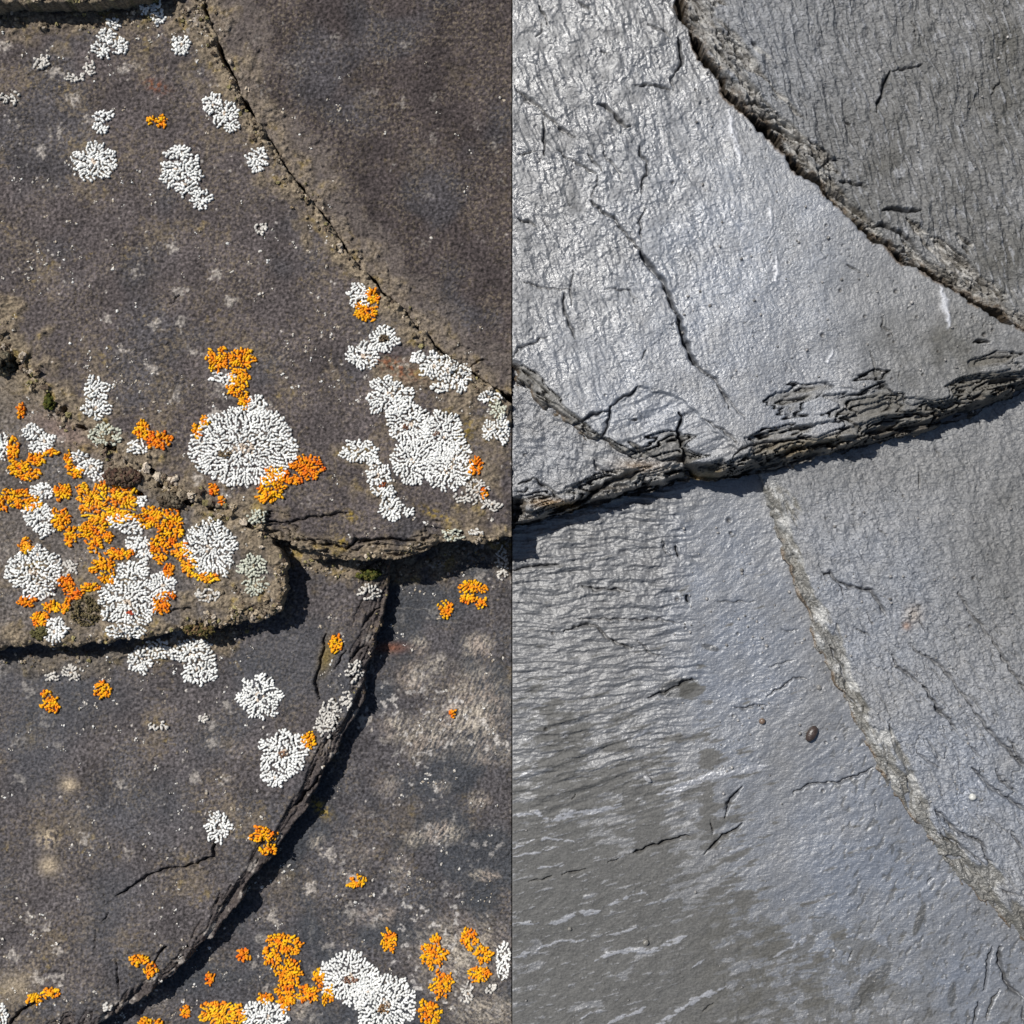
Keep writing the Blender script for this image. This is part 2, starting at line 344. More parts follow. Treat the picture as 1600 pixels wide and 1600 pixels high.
def relief_H(X, Y, h, d):
    h, col = dry_common(X, Y, h, 400, [(FH, 42, 1.0), (HR, 32, 1.0), ([(60, 900), (150, 960), (240, 990)], 30, 0.9), ([(330, 940), (430, 930)], 38, 1.0)],
                        base=np.array([0.12, 0.105, 0.096]), spots=0.8)
    for (cx, cy, rx, ry) in [(172, 698, 13, 5), (255, 758, 9, 6), (292, 783, 12, 6), (215, 770, 8, 4), (20, 572, 10, 14), (100, 640, 6, 7), (332, 796, 8, 4), (392, 822, 10, 4), (130, 668, 9, 4), (236, 735, 8, 4)]:
        b = blob(X, Y, cx, cy, rx, ry, 25); h = h - 20 * ss(0.3, 0.6, b + 0.2 * fbm(X, Y, 7, 2, 9))
    h = h - 5 * ss(14, 0, d)
    b = blob(X, Y, 100, 675, 60, 18, 28); col = mix(col, np.array([0.21, 0.15, 0.13]), b * 0.7)
    b = blob(X, Y, 30, 610, 60, 40, 0); col = mix(col, C_BEIGE * 0.8, b * 0.5)
    h, col = do_cracks(X, Y, h, col, [([(0, 600), (60, 640), (90, 655)], 1.4, 2), ([(260, 955), (300, 950)], 1.4, 3)], 430)
    return h, col, np.zeros(X.shape)
def relief_I(X, Y, h, d):
    h, col = dry_common(X, Y, h, 500, [([(430, 850), (520, 885), (600, 890)], 30, 0.9), ([(-70, 1035), (120, 1030), (250, 1015), (340, 1000)], 26, 0.8),
                                       ([(610, 890), (600, 960), (585, 990)], 16, 0.8)], base=np.array([0.092, 0.082, 0.083]), spots=1.3)
    col = mix(col, C_BLUE * 1.15, ss(-0.1, 0.5, fbm(X, Y, 240, 2, 505)) * 0.55)
    # the right rim breaks down in thin layers
    tr, t = terrace(X, Y, IR, 26, 10, 4, 520, 0.6, 50, 5, 115); h = h - tr
    col = mix(col, np.array([0.075, 0.06, 0.055]), np.clip(t * 1.6, 0, 0.7))
    rim = ss(0.25, 0.6, fbm(X, Y, 24, 3, 521)) * ss(26, 4, d); col = mix(col, C_PALE, np.clip(rim * 0.8, 0, 0.6))
    b = blob(X, Y, 510, 1025, 10, 26, 15); col = mix(col, C_OCH * 0.8, b * 0.6)
    b = blob(X, Y, 75, 1310, 16, 14); col = mix(col, C_BEIGE * 1.6, b * ss(-0.3, 0.2, fbm(X, Y, 7, 3, 6))); b = blob(X, Y, 76, 1352, 14, 14); col = mix(col, C_BEIGE * 1.6, b * 0.8)
    b = blob(X, Y, 22, 1540, 26, 18); col = mix(col, C_BEIGE * 1.3, b * 0.7); b = blob(X, Y, 108, 1226, 12, 10); col = mix(col, C_BEIGE * 1.8, b * 0.8)
    h, col = do_cracks(X, Y, h, col, [([(510, 990), (502, 1030), (492, 1062), (496, 1075), (501, 1092)], 1.8, 5), ([(525, 1045), (532, 1030), (538, 1018)], 1.6, 4),
        ([(590, 950), (575, 965), (566, 980)], 1.8, 4), ([(545, 1035), (560, 1015), (572, 1010)], 1.5, 3.5),
        ([(335, 1310), (333, 1340), (300, 1352), (245, 1362), (215, 1378), (198, 1392), (180, 1400)], 1.9, 5), ([(170, 1425), (158, 1442)], 1.4, 3), ([(150, 1455), (146, 1490)], 1.2, 2),
        ([(183, 1500), (186, 1555)], 1.3, 4), ([(162, 1395), (163, 1415)], 1.2, 2), ([(240, 1503), (245, 1490), (262, 1480)], 1.8, 5), ([(14, 1605), (30, 1583), (50, 1570), (64, 1562)], 2.2, 6),
        ([(460, 1262), (485, 1230), (505, 1205)], 2.0, 6), ([(500, 1180), (515, 1150)], 1.8, 5)], 530)
    return h, col, np.zeros(X.shape)
def relief_J(X, Y, h, d):
    h, col = dry_common(X, Y, h, 600, [([(620, 885), (800, 860)], 40, 0.9)], base=np.array([0.080, 0.074, 0.078]), spots=1.6, beige=0.5)
    col = mix(col, np.array([0.05, 0.056, 0.066]), ss(-0.15, 0.4, fbm(X, Y, 130, 3, 605)) * 0.75)
    # brushed, fibrous cream and pink crusts
    fib = aniso(X, Y, -62, 13, 4.0, 4, 610, 0.7) + fbm(X, Y, 22, 3, 611) * 0.3; fib2 = aniso(X, Y, 35, 13, 4, 4, 612, 0.7) + fbm(X, Y, 22, 3, 611) * 0.3
    fb = np.where(Y < 1350, fib, fib2)
    m = np.zeros(X.shape)
    for (cx, cy, rx, ry, a) in [(745, 1010, 20, 18, .9), (655, 1010, 16, 16, .6), (680, 1040, 28, 16, .5), (650, 1060, 30, 26, .6), (740, 1110, 45, 60, .75), (620, 1135, 26, 22, .6),
                              (665, 1155, 36, 28, .7), (700, 1130, 40, 26, .6), (690, 1300, 30, 16, .8), (650, 1310, 16, 14, .7), (625, 1360, 18, 30, .45), (590, 1430, 36, 18, .55),
                              (750, 1250, 16, 14, .7), (755, 1368, 22, 8, .8), (720, 1490, 70, 50, .75), (760, 1580, 50, 30, .6), (605, 1230, 25, 18, .4), (495, 1315, 14, 12, .6),
                              (690, 1230, 14, 10, .5), (760, 1180, 40, 20, .45), (470, 1575, 20, 26, .5), (560, 1335, 40, 18, .3), (230, 1560, 40, 20, .4)]:
        m = np.maximum(m, a * blob(X, Y, cx, cy, rx * 1.15, ry * 1.15))
    mm = np.clip((m - 0.12) * (0.8 + 1.6 * fb), 0, 1)
    pink = ss(-0.2, 0.4, fbm(X, Y, 50, 2, 620))
    crust = mix(np.zeros(X.shape + (3,)) + np.array([0.50, 0.44, 0.36]), np.array([0.38, 0.31, 0.26]), pink * 0.8)
    col = col + (crust - col) * (mm * 0.85)[..., None]; h = h + mm * 1.2
    wsp = ss(0.4, 0.7, fbm(X, Y, 16, 4, 630, 0.6)) * ss(-0.1, 0.4, fbm(X, Y, 150, 2, 631)) * (X > 480)
    col = mix(col, np.array([0.5, 0.47, 0.44]), wsp * 0.8)
    h, col = do_cracks(X, Y, h, col, [([(610, 949), (660, 952), (690, 960)], 1.1, -1)], 650, (0.2, 0.19, 0.18), 0.5)
    b = blob(X, Y, 608, 1012, 28, 8); col = mix(col, C_RUST * 1.1, b * 0.6)
    b = blob(X, Y, 500, 1262, 18, 8, 40); col = mix(col, C_OCH * 1.3, b * ss(-0.3, 0.2, fbm(X, Y, 7, 2, 655)))
    return h, col, np.zeros(X.shape)

GL = 'weathered slates of the overgrown left part'
build_slate('J', 'bluish dark dry slate at lower centre with fuzzy cream and pink crust patches', 'slate',
            [(560, 820), (799.5, 810), (799.5, 1670), (-70, 1670), (-70, 1640), (60, 1540), (250, 1470), (340, 1370), (420, 1250), (490, 1120), (540, 960)], 2, relief_J, M_dry, GL, bottom=-10, seed=1)
build_slate('I', 'dry grey brown slate at lower left with a layered rim casting a long curved shadow', 'slate',
            [(-70, 940), (200, 940), (420, 800), (615, 835)] + IR + [(-70, 1670)], 44, relief_I, M_dry, GL, (-0.6, 0.3), 4, bottom=6, seed=2)
build_slate('H', 'tongue shaped slate at middle left crowded with orange and white lichen', 'slate',
            [(-70, 400), (0, 480), (60, 540), (150, 630), (250, 710), (350, 765)] + HR, 88, relief_H, M_dry, GL, (0, 0.2), 5, bottom=56, seed=3)
build_slate('F', 'large dark slate at upper left holding the big round white lichen', 'slate',
            [(-70, -70)] + FG[:-1] + [(799.5, 628)] + [(799.5, 838)] + FB[:-1][::-1] + FH[:-1][::-1], 98, relief_F, M_dry, GL, (0, 0), 4, bottom=50, seed=4)
build_slate('G', 'bare dark brown slate at the top beside the joint, almost free of lichen', 'slate',
            [(x + 1.5, y - 1) for x, y in FG[:-1]] + [(799.5, 620), (799.5, -70)], 102, relief_G, M_dry, GL, (0, 0), 3, bottom=40, seed=5)
build_slate('T', 'mossy slate end in the top left corner above a dark gap', 'slate',
            [(-70, -70), (290, -70), (240, -8), (200, -1), (120, 6), (60, 5), (0, 10), (-70, 12)], 132, relief_T, M_dry, GL, (0, 0), 4, bottom=100, seed=6)

# ---- right half: cleaned, shining slates
AB = [(1040, -70), (1062, 20), (1095, 90), (1130, 138), (1160, 173), (1200, 213), (1250, 270), (1310, 325), (1360, 375), (1430, 420), (1500, 463), (1560, 500), (1600, 520), (1670, 558)]
ABOT = [(1670, 590), (1600, 618), (1540, 642), (1480, 668), (1400, 690), (1300, 712), (1200, 738), (1130, 750), (1085, 745)]
AC = [(1085, 745), (1066, 738), (1050, 748), (1010, 738), (960, 712), (920, 690), (880, 665), (840, 635), (799.5, 600)]
CB = [(1085, 752), (1040, 762), (1000, 772), (950, 784), (900, 798), (860, 809), (800.5, 828)]
DE = [(1190, 750), (1192, 762), (1200, 790), (1215, 820), (1225, 860), (1240, 900), (1262, 950), (1280, 1010), (1310, 1075), (1345, 1140), (1370, 1190), (1400, 1240), (1450, 1305), (1500, 1375), (1560, 1435), (1600, 1465), (1670, 1500)]
N_GREY = np.array([0.185, 0.186, 0.190]); N_BLUE_SHEEN = np.array([0.185, 0.205, 0.245]); N_OLIVE = np.array([0.092, 0.089, 0.079]); N_VEIN_GLINT = np.array([0.42, 0.43, 0.46])
N_RUST_SHADE = np.array([0.16, 0.10, 0.045])
def shiny_base(X, Y, seed, wts, hard=False):
    col = np.zeros(X.shape + (3,)) + N_GREY
    bl = np.zeros(X.shape); ol = np.zeros(X.shape)
    for (cx, cy, rx, ry, kind, a) in wts:
        b = a * blob(X, Y, cx, cy, rx, ry)
        if kind == 'b': bl = np.maximum(bl, b)
        else: ol = np.maximum(ol, b)
    n = fbm(X, Y, 70, 4, seed, 0.6)
    bl = np.clip(bl + n * 0.35 * (bl + 0.3), 0, 1); ol = np.clip(ol + n * 0.45 * (ol + 0.25), 0, 1)
    if hard: ol = np.clip(ol * 1.1, 0, 1); e = ol + aniso(X, Y, -14, 60, 12, 5, seed + 7, 0.62) * 0.42; ol = ss(0.30, 0.62, e) * 0.55 + ss(0.42, 0.50, e) * 0.35; bl = bl * (1 - ol)
    col = mix(col, N_BLUE_SHEEN, bl); col = mix(col, np.array([0.122, 0.120, 0.114]) if hard else N_OLIVE, ol * (1 - bl * 0.6))  # blue zones put the sky's reflection into the base colour
    col = col * (1 + 0.10 * fbm(X, Y, 22, 3, seed + 4)[..., None])
    return col, bl, ol
def pits(X, Y, h, col, pts, seed):
    for i, (cx, cy, r) in enumerate(pts):
        b = blob(X, Y, cx, cy, r); h = h - b * r * 1.1; col = mix(col, np.array([0.03, 0.025, 0.02]), np.clip(b, 0, 0.8))
        rim = np.exp(-((np.hypot(X - cx, Y - cy) - r * 1.7) / (r * 0.6)) ** 2); h = h + rim * 0.9
    return h, col
def grains(X, Y, h, seed, sc, amt, thr=0.16, dens=0.0):
    wv = worley(X, Y, sc, seed); sel = ss(dens, dens + 0.3, fbm(X, Y, 140, 2, seed + 1))
    b = ss(thr, thr * 0.35, wv) * sel
    return h + b * amt
def relief_A(X, Y, h, d):
    col, bl, ol = shiny_base(X, Y, 700, [(1150, 420, 200, 240, 'b', 0.9), (1000, 600, 200, 130, 'b', 0.7), (1250, 600, 160, 120, 'b', 0.6), (1460, 560, 150, 110, 'o', 0.8), (1350, 450, 90, 70, 'o', 0.4), (1200, 260, 40, 120, 'o', 0.2)])
    rough = np.clip(blob(X, Y, 880, 180, 230, 400) + 0.5 * blob(X, Y, 1000, 30, 120, 120) + 0.3 * blob(X, Y, 1450, 560, 160, 100) + 0.07, 0, 1)
    wx = X + fbm(X, Y, 90, 2, 701) * 7
    st = aniso(wx, Y, 66, 55, 11, 4, 702, 0.62); st2 = aniso(wx, Y, 72, 26, 6.0, 3, 703, 0.6)
    ridge = 1 - np.abs(st) * 2; pat = ss(-0.3, 0.4, fbm(X, Y, 90, 2, 709)); plate = ss(0.0, 0.07, aniso(X + fbm(X, Y, 12, 2, 698) * 5, Y, 60, 70, 30, 4, 699, 0.6)) + ss(0.2, 0.26, fbm(X, Y, 44, 4, 697, 0.6))
    h = h + fbm(X, Y, 300, 2, 704) * 5 + rough * (plates(st, 6) * 2.6 * (0.25 + 0.75 * pat) + plates(fbm(X, Y, 44, 5, 708, 0.6), 5) * 1.6 + st2 * 0.6 + plate * 1.3) + (1 - rough) * (fbm(X, Y, 60, 3, 705) * 1.2 + plates(fbm(X, Y, 80, 5, 696, 0.6), 4) * 0.9 + st2 * 0.25)
    # small scabs standing a little proud
    sc = ss(0.05, 0.25, fbm(X, Y, 30, 3, 706) - 0.08) * rough; h = h + sc * 1.2
    h = grains(X, Y, h, 707, 13, 1.5)
    fl = np.abs(aniso(X, Y, 62, 130, 30, 4, 711, 0.55)); fm_ = np.exp(-(fl / 0.012) ** 2) * ss(0.1, 0.3, fbm(X, Y, 60, 3, 712)); h = h - fm_ * 3.5
    # layered break along the lower edge and the lens shaped spall above the corner
    low = ABOT + [(1066, 738)]
    tr, t = terrace(X, Y, low, 66, 26, 5, 720, 0.55, 75, 22, -12); g1 = LAST_GROOVE; h = h - tr
    tr2, t2 = terrace(X, Y, AC[1:], 30, 15, 3, 730, 0.6, 50, 22, 34); g2 = LAST_GROOVE; h = h - tr2
    rock = np.clip(np.maximum(ss(0.12, 0.4, t), ss(0.1, 0.5, t2)), 0, 1)
    col = mix(col, np.array([0.13, 0.122, 0.105]), rock * 0.8); col = mix(col, np.array([0.02, 0.016, 0.012]), np.clip(g1 + g2, 0, 1) * 0.4)  # groove slits painted near black to deepen their shade
    nl = ss(60, 30, seg_dist(X, Y, [(1690, 583)] + ABOT)); ub = np.clip(1 - (d + aniso(X, Y, -12, 40, 12, 2, 741) * 8) / 25, 0, 1) * nl; h = h - 46 * ub ** 0.85; col = mix(col, np.array([0.07, 0.058, 0.045]), ss(0.0, 0.2, ub) * 0.7)  # undercut shade painted in as dark brown along the lower edge
    lens = [(893, 662), (930, 645), (953, 636), (1000, 602), (1040, 612), (1065, 622), (1090, 642), (1112, 668), (1140, 690), (1180, 730), (1100, 760), (960, 720)]
    dl = seg_dist(X + fbm(X, Y, 20, 2, 733) * 4, Y + fbm(X, Y, 20, 2, 734) * 4, lens, True); ins = inside(X, Y, lens)
    ua = ss(40, 18, seg_dist(X, Y, AC[1:])); ub = np.clip(1 - (d + aniso(X, Y, 34, 36, 10, 2, 743) * 6) / 15, 0, 1) * ua; h = h - 26 * ub ** 0.85; col = mix(col, N_RUST_SHADE * 0.55, ss(0, 0.4, ub) * 0.8)  # brown break, its colour darkened for the shade under the edge
    h = np.where(ins, h - 5.0 * ss(0, 3.5, dl) + plates(aniso(X, Y, -22, 80, 16, 4, 735), 5) * 3.2, h)
    lens2 = [(1160, 682), (1230, 668), (1300, 656), (1340, 644), (1385, 626), (1430, 619), (1500, 640), (1560, 645), (1480, 680), (1200, 745)]
    d2 = seg_dist(X + fbm(X, Y, 20, 2, 736) * 4, Y + fbm(X, Y, 20, 2, 737) * 4, lens2, True); in2 = inside(X, Y, lens2)
    h = np.where(in2, h - 6.0 * ss(0, 3, d2), h)
    lens3 = [(1478, 628), (1500, 606), (1530, 622), (1560, 628), (1590, 620), (1560, 660), (1470, 650)]
    d3 = seg_dist(X + fbm(X, Y, 20, 2, 738) * 3, Y, lens3, True); in3 = inside(X, Y, lens3); h = np.where(in3, h - 5.0 * ss(0, 3, d3), h)
    # brown stains at the break
    for (cx, cy, rx, ry, a) in [(1050, 738, 16, 8, 0.9), (1110, 742, 30, 10, .6), (1240, 700, 60, 14, .35), (1300, 690, 40, 10, .3)]:
        b = blob(X, Y, cx, cy, rx, ry); col = mix(col, np.array([0.24, 0.17, 0.06]), b * a)
    br = ss(16, 3, seg_dist(X, Y, AB)) * ss(-0.2, 0.4, fbm(X, Y, 30, 2, 739)); col = mix(col, N_RUST_SHADE * 0.6, np.clip(br * ss(6, 1, d), 0, 0.8))
    h, col = do_cracks(X, Y, h, col, [
        ([(808, 138), (822, 152), (840, 163), (862, 185), (880, 200), (901, 216)], 1.9, 5), ([(870, 233), (900, 252), (932, 271)], 1.5, 4),
        ([(925, 312), (940, 328), (955, 336), (975, 358), (1000, 390)], 2.0, 6), ([(1000, 390), (1018, 416), (1033, 432), (1042, 450), (1050, 472), (1058, 488)], 2.8, 10),
        ([(1058, 488), (1063, 505), (1070, 530), (1080, 556), (1087, 570)], 3.4, 14), ([(1087, 570), (1100, 582), (1118, 592), (1130, 612), (1141, 640)], 1.9, 5),
        ([(1060, 55), (1066, 80), (1065, 98), (1058, 110)], 2.6, 9), ([(1058, 110), (1050, 125), (1052, 140)], 1.5, 3), ([(994, 131), (1010, 129), (1030, 134), (1048, 138)], 1.9, 6), ([(1014, 36), (1035, 44), (1050, 53)], 1.9, 4),
        ([(841, 5), (850, 18), (856, 35)], 1.9, 6), ([(846, 30), (848, 45), (838, 53)], 1.4, 3), ([(847, 188), (851, 215), (850, 242)], 1.8, 6), ([(808, 240), (825, 236), (840, 235)], 1.4, 4),
        ([(936, 158), (945, 165), (960, 176), (970, 190), (980, 198), (986, 196)], 2.4, 7), ([(999, 228), (1000, 240), (1012, 250), (1012, 268), (1004, 280), (1003, 300)], 1.7, 5),
        ([(1008, 325), (1001, 340), (1003, 370)], 1.5, 4), ([(921, 240), (930, 254), (940, 264)], 1.8, 5), ([(940, 220), (948, 245), (965, 262), (972, 280)], 1.2, 3), ([(935, 272), (932, 290), (925, 305)], 1.3, 3),
        ([(882, 458), (881, 480), (888, 500), (900, 528)], 2.0, 5), ([(896, 420), (892, 445), (894, 475)], 1.4, 3), ([(810, 341), (825, 343), (838, 350)], 2.2, 5), ([(820, 440), (845, 448), (890, 451)], 1.2, 3),
        ([(945, 450), (985, 452), (992, 468)], 1.2, 3), ([(1010, 545), (1002, 560)], 1.8, 4), ([(855, 525), (810, 545), (800, 560)], 1.2, 3), ([(905, 0), (925, 12)], 1.8, 4), ([(938, 80), (950, 82)], 1.6, 4),
        ([(893, 664), (915, 655), (927, 646), (950, 643)], 1.9, 6), ([(955, 634), (952, 655), (943, 678), (935, 690)], 2.0, 7), ([(953, 636), (970, 622), (985, 615), (1000, 601)], 1.8, 5),
        ([(1062, 645), (1068, 652), (1061, 668), (1061, 680), (1068, 692), (1071, 705), (1071, 730)], 2.4, 12),
        ([(1325, 413), (1334, 420), (1345, 427)], 1.6, 5), ([(1310, 603), (1335, 607), (1365, 610)], 1.6, -2), ([(1377, 490), (1378, 510), (1392, 522)], 1.3, 3), ([(1358, 545), (1365, 570), (1372, 600)], 1.4, 2.5), ([(1404, 580), (1402, 598)], 1.2, 2),
        ([(1100, 655), (1130, 672), (1150, 690)], 1.8, 4), ([(1145, 715), (1160, 700), (1190, 692), (1230, 690)], 2, 6), ([(1180, 708), (1220, 690), (1270, 682)], 2, 6),
        ([(1245, 700), (1290, 690), (1340, 700)], 2, 6), ([(1300, 660), (1330, 655), (1350, 672)], 1.6, 5), ([(1360, 668), (1400, 652), (1440, 645), (1460, 650)], 2.2, 7), ([(1350, 680), (1400, 668), (1470, 660)], 2.2, 7),
        ([(1465, 635), (1470, 650), (1465, 665)], 3, 10), ([(1470, 660), (1520, 642), (1580, 632)], 2.5, 8), ([(1120, 602), (1150, 640), (1165, 655)], 1.1, 2)], 760)
    h, col = pits(X, Y, h, col, [(1285, 524, 3), (1399, 456, 3), (1313, 454, 2.6), (1388, 525, 2.4), (1395, 535, 2), (1350, 495, 2.2), (1431, 496, 2), (1291, 352, 2), (1052, 283, 2.5), (1535, 524, 3), (1548, 517, 2), (1430, 450, 1.8),
                                 (1232, 410, 1.8), (1406, 573, 1.8), (1440, 586, 2), (1392, 592, 1.8), (1376, 628, 2), (1463, 550, 1.8), (1088, 138, 2), (1108, 113, 2.4), (1107, 152, 1.8), (820, 712, 2), (946, 617, 1.8)], 770)
    for ln in [[(1142, 170), (1143, 195), (1152, 225), (1157, 258)], [(1213, 400), (1214, 440)], [(1468, 450), (1475, 480), (1482, 510)], [(1300, 548), (1295, 565)], [(1203, 325), (1207, 350)]]:
        m = crack(X, Y, h, ln, 4.0, -1.6, 790)
        if m is not None: col = mix(col, N_VEIN_GLINT * 1.2, np.clip(m, 0, 0.8))
    gl = np.clip(0.6 + 0.25 * bl - 0.6 * ol - rock * 0.4 + 0.3 * rough + 0.8 * fbm(X, Y, 40, 4, 795, 0.6) * rough, 0, 1.1)
    return h, col, gl
def relief_B(X, Y, h, d):
    col, bl, ol = shiny_base(X, Y, 800, [(1200, 100, 150, 160, 'b', 0.5), (1400, 200, 250, 250, 'o', 0.6), (1560, 100, 120, 300, 'o', 0.7), (1550, 400, 120, 120, 'o', 0.7)])
    wx = X + fbm(X, Y, 110, 2, 801) * 6
    st = aniso(wx, Y, 76, 70, 14, 4, 802, 0.62); st2 = aniso(wx, Y, 70, 22, 6, 3, 803, 0.6)
    h = h + fbm(X, Y, 220, 2, 804) * 4 + plates(st, 7, 0.8) * 4.2 * ss(-0.45, 0.35, fbm(X, Y, 95, 3, 808)) + fbm(X, Y, 9, 3, 809, 0.6) * 0.8 + plates(aniso(wx, Y, 68, 34, 9, 5, 807, 0.62), 5, 0.8) * 2.6 + st2 * 0.9 + st * 0.8
    glint = ss(0.44, 0.54, aniso(wx, Y, 70, 30, 5, 3, 806)); h = h + glint * 0.8; col = mix(col, N_VEIN_GLINT * 0.9, glint * 0.5)  # pale streaks paint highlights into the colour
    tr, t = terrace(X, Y, AB, 44, 16, 4, 820, 0.8, 60, 20, 44); h = h - tr
    col = mix(col, np.array([0.17, 0.15, 0.12]), ss(0.05, 0.4, t) * 0.6)
    chips = ss(0.08, 0.16, aniso(X, Y, 50, 30, 9, 3, 822)) * ss(0.05, 0.15, t) * ss(620, 380, Y); col = mix(col, np.array([0.42, 0.41, 0.39]), chips * 0.7)
    col = mix(col, N_RUST_SHADE * 0.6, np.clip(ss(11, 1, d) * ss(-0.4, 0.2, fbm(X, Y, 18, 2, 821)), 0, 0.85)); col = mix(col, N_RUST_SHADE * 0.22, ss(4, 2, d) * 0.9)  # brown stained edge; the wall below painted darker as gap shade
    arc = [(1283, 262), (1290, 254), (1302, 248), (1318, 246), (1330, 252), (1345, 270), (1356, 292), (1368, 330), (1340, 335)]
    da = seg_dist(X + fbm(X, Y, 14, 2, 825) * 4, Y, arc, True); ia = inside(X, Y, arc); h = np.where(ia, h - 3.5 * ss(0, 3, da) + aniso(X, Y, -20, 20, 5, 2, 826), h)
    h, col = do_cracks(X, Y, h, col, [([(1392, 110), (1385, 125), (1377, 150), (1368, 173)], 2.2, 8), ([(1394, 112), (1415, 106), (1450, 100)], 1.4, 4), ([(1424, 30), (1430, 48), (1430, 64)], 1.3, 4),
        ([(1380, 326), (1405, 327), (1422, 329), (1440, 330)], 2.6, 8), ([(1548, 147), (1556, 138), (1565, 127)], 1.6, 5), ([(1592, 178), (1592, 200)], 1.4, 4), ([(1283, 262), (1292, 252), (1312, 246)], 1.8, 6),
        ([(1312, 283), (1335, 283), (1355, 293)], 1.8, 6), ([(1160, 158), (1180, 158), (1205, 168)], 2.2, 8), ([(1172, 172), (1195, 178), (1215, 185), (1240, 200)], 2.2, 7), ([(1185, 190), (1215, 196), (1240, 212), (1258, 222)], 2.2, 8),
        ([(1222, 238), (1245, 248), (1265, 262)], 2, 7), ([(1360, 352), (1385, 352), (1410, 365), (1440, 395)], 2.4, 8), ([(1375, 375), (1400, 385), (1425, 398)], 2.2, 8), ([(1450, 425), (1480, 436), (1510, 448)], 1.6, 6),
        ([(1322, 190), (1328, 195)], 3, 5), ([(1175, 68), (1182, 72)], 3.4, 5)], 830)
    return h, col * 0.95, np.clip(0.6 + 0.3 * bl - 0.5 * ol, 0, 1)
def relief_C(X, Y, h, d):
    col, bl, ol = shiny_base(X, Y, 900, [(850, 700, 120, 90, 'b', 0.3)])
    h = h + plates(fbm(X, Y, 30, 5, 902, 0.62), 5) * 3.6 + plates(aniso(X, Y, 16, 44, 9, 4, 903), 5) * 2.2 + fbm(X, Y, 60, 2, 904) * 2
    tr, t = terrace(X, Y, CB, 46, 18, 4, 920, 0.5, 60, 20, -12); h = h - tr
    col = mix(col, np.array([0.13, 0.12, 0.10]), ss(0.1, 0.5, t) * 0.6)
    nl = ss(50, 25, seg_dist(X, Y, CB)); ub = np.clip(1 - (d + aniso(X, Y, -12, 40, 12, 2, 941) * 8) / 18, 0, 1) * nl; h = h - 36 * ub ** 0.85; col = mix(col, np.array([0.07, 0.058, 0.045]), ss(0.0, 0.2, ub) * 0.7)  # dark brown paints the shade of the undercut lip
    for (cx, cy, rx, ry, a) in [(870, 788, 30, 6, .9), (895, 792, 14, 6, .9), (850, 784, 20, 5, .5), (1000, 728, 40, 10, .4)]:
        b = blob(X, Y, cx, cy, rx, ry); col = mix(col, np.array([0.30, 0.17, 0.04]), b * a)
    h, col = do_cracks(X, Y, h, col, [([(895, 792), (925, 772), (955, 752), (985, 742), (1000, 738)], 4.2, 12), ([(928, 715), (935, 733), (966, 741)], 1.4, 4), ([(808, 755), (835, 748), (855, 762), (880, 785)], 1.8, 6), ([(808, 768), (825, 765)], 2, 5),
        ([(970, 780), (985, 768), (1010, 760), (1020, 750)], 2.4, 7), ([(1010, 742), (1006, 760)], 2, 6), ([(1040, 740), (1070, 735)], 3, 12)], 930)
    h, col = pits(X, Y, h, col, [(820, 711, 2.4)], 1)
    return h, col, np.clip(0.7 + 0 * X, 0, 1)
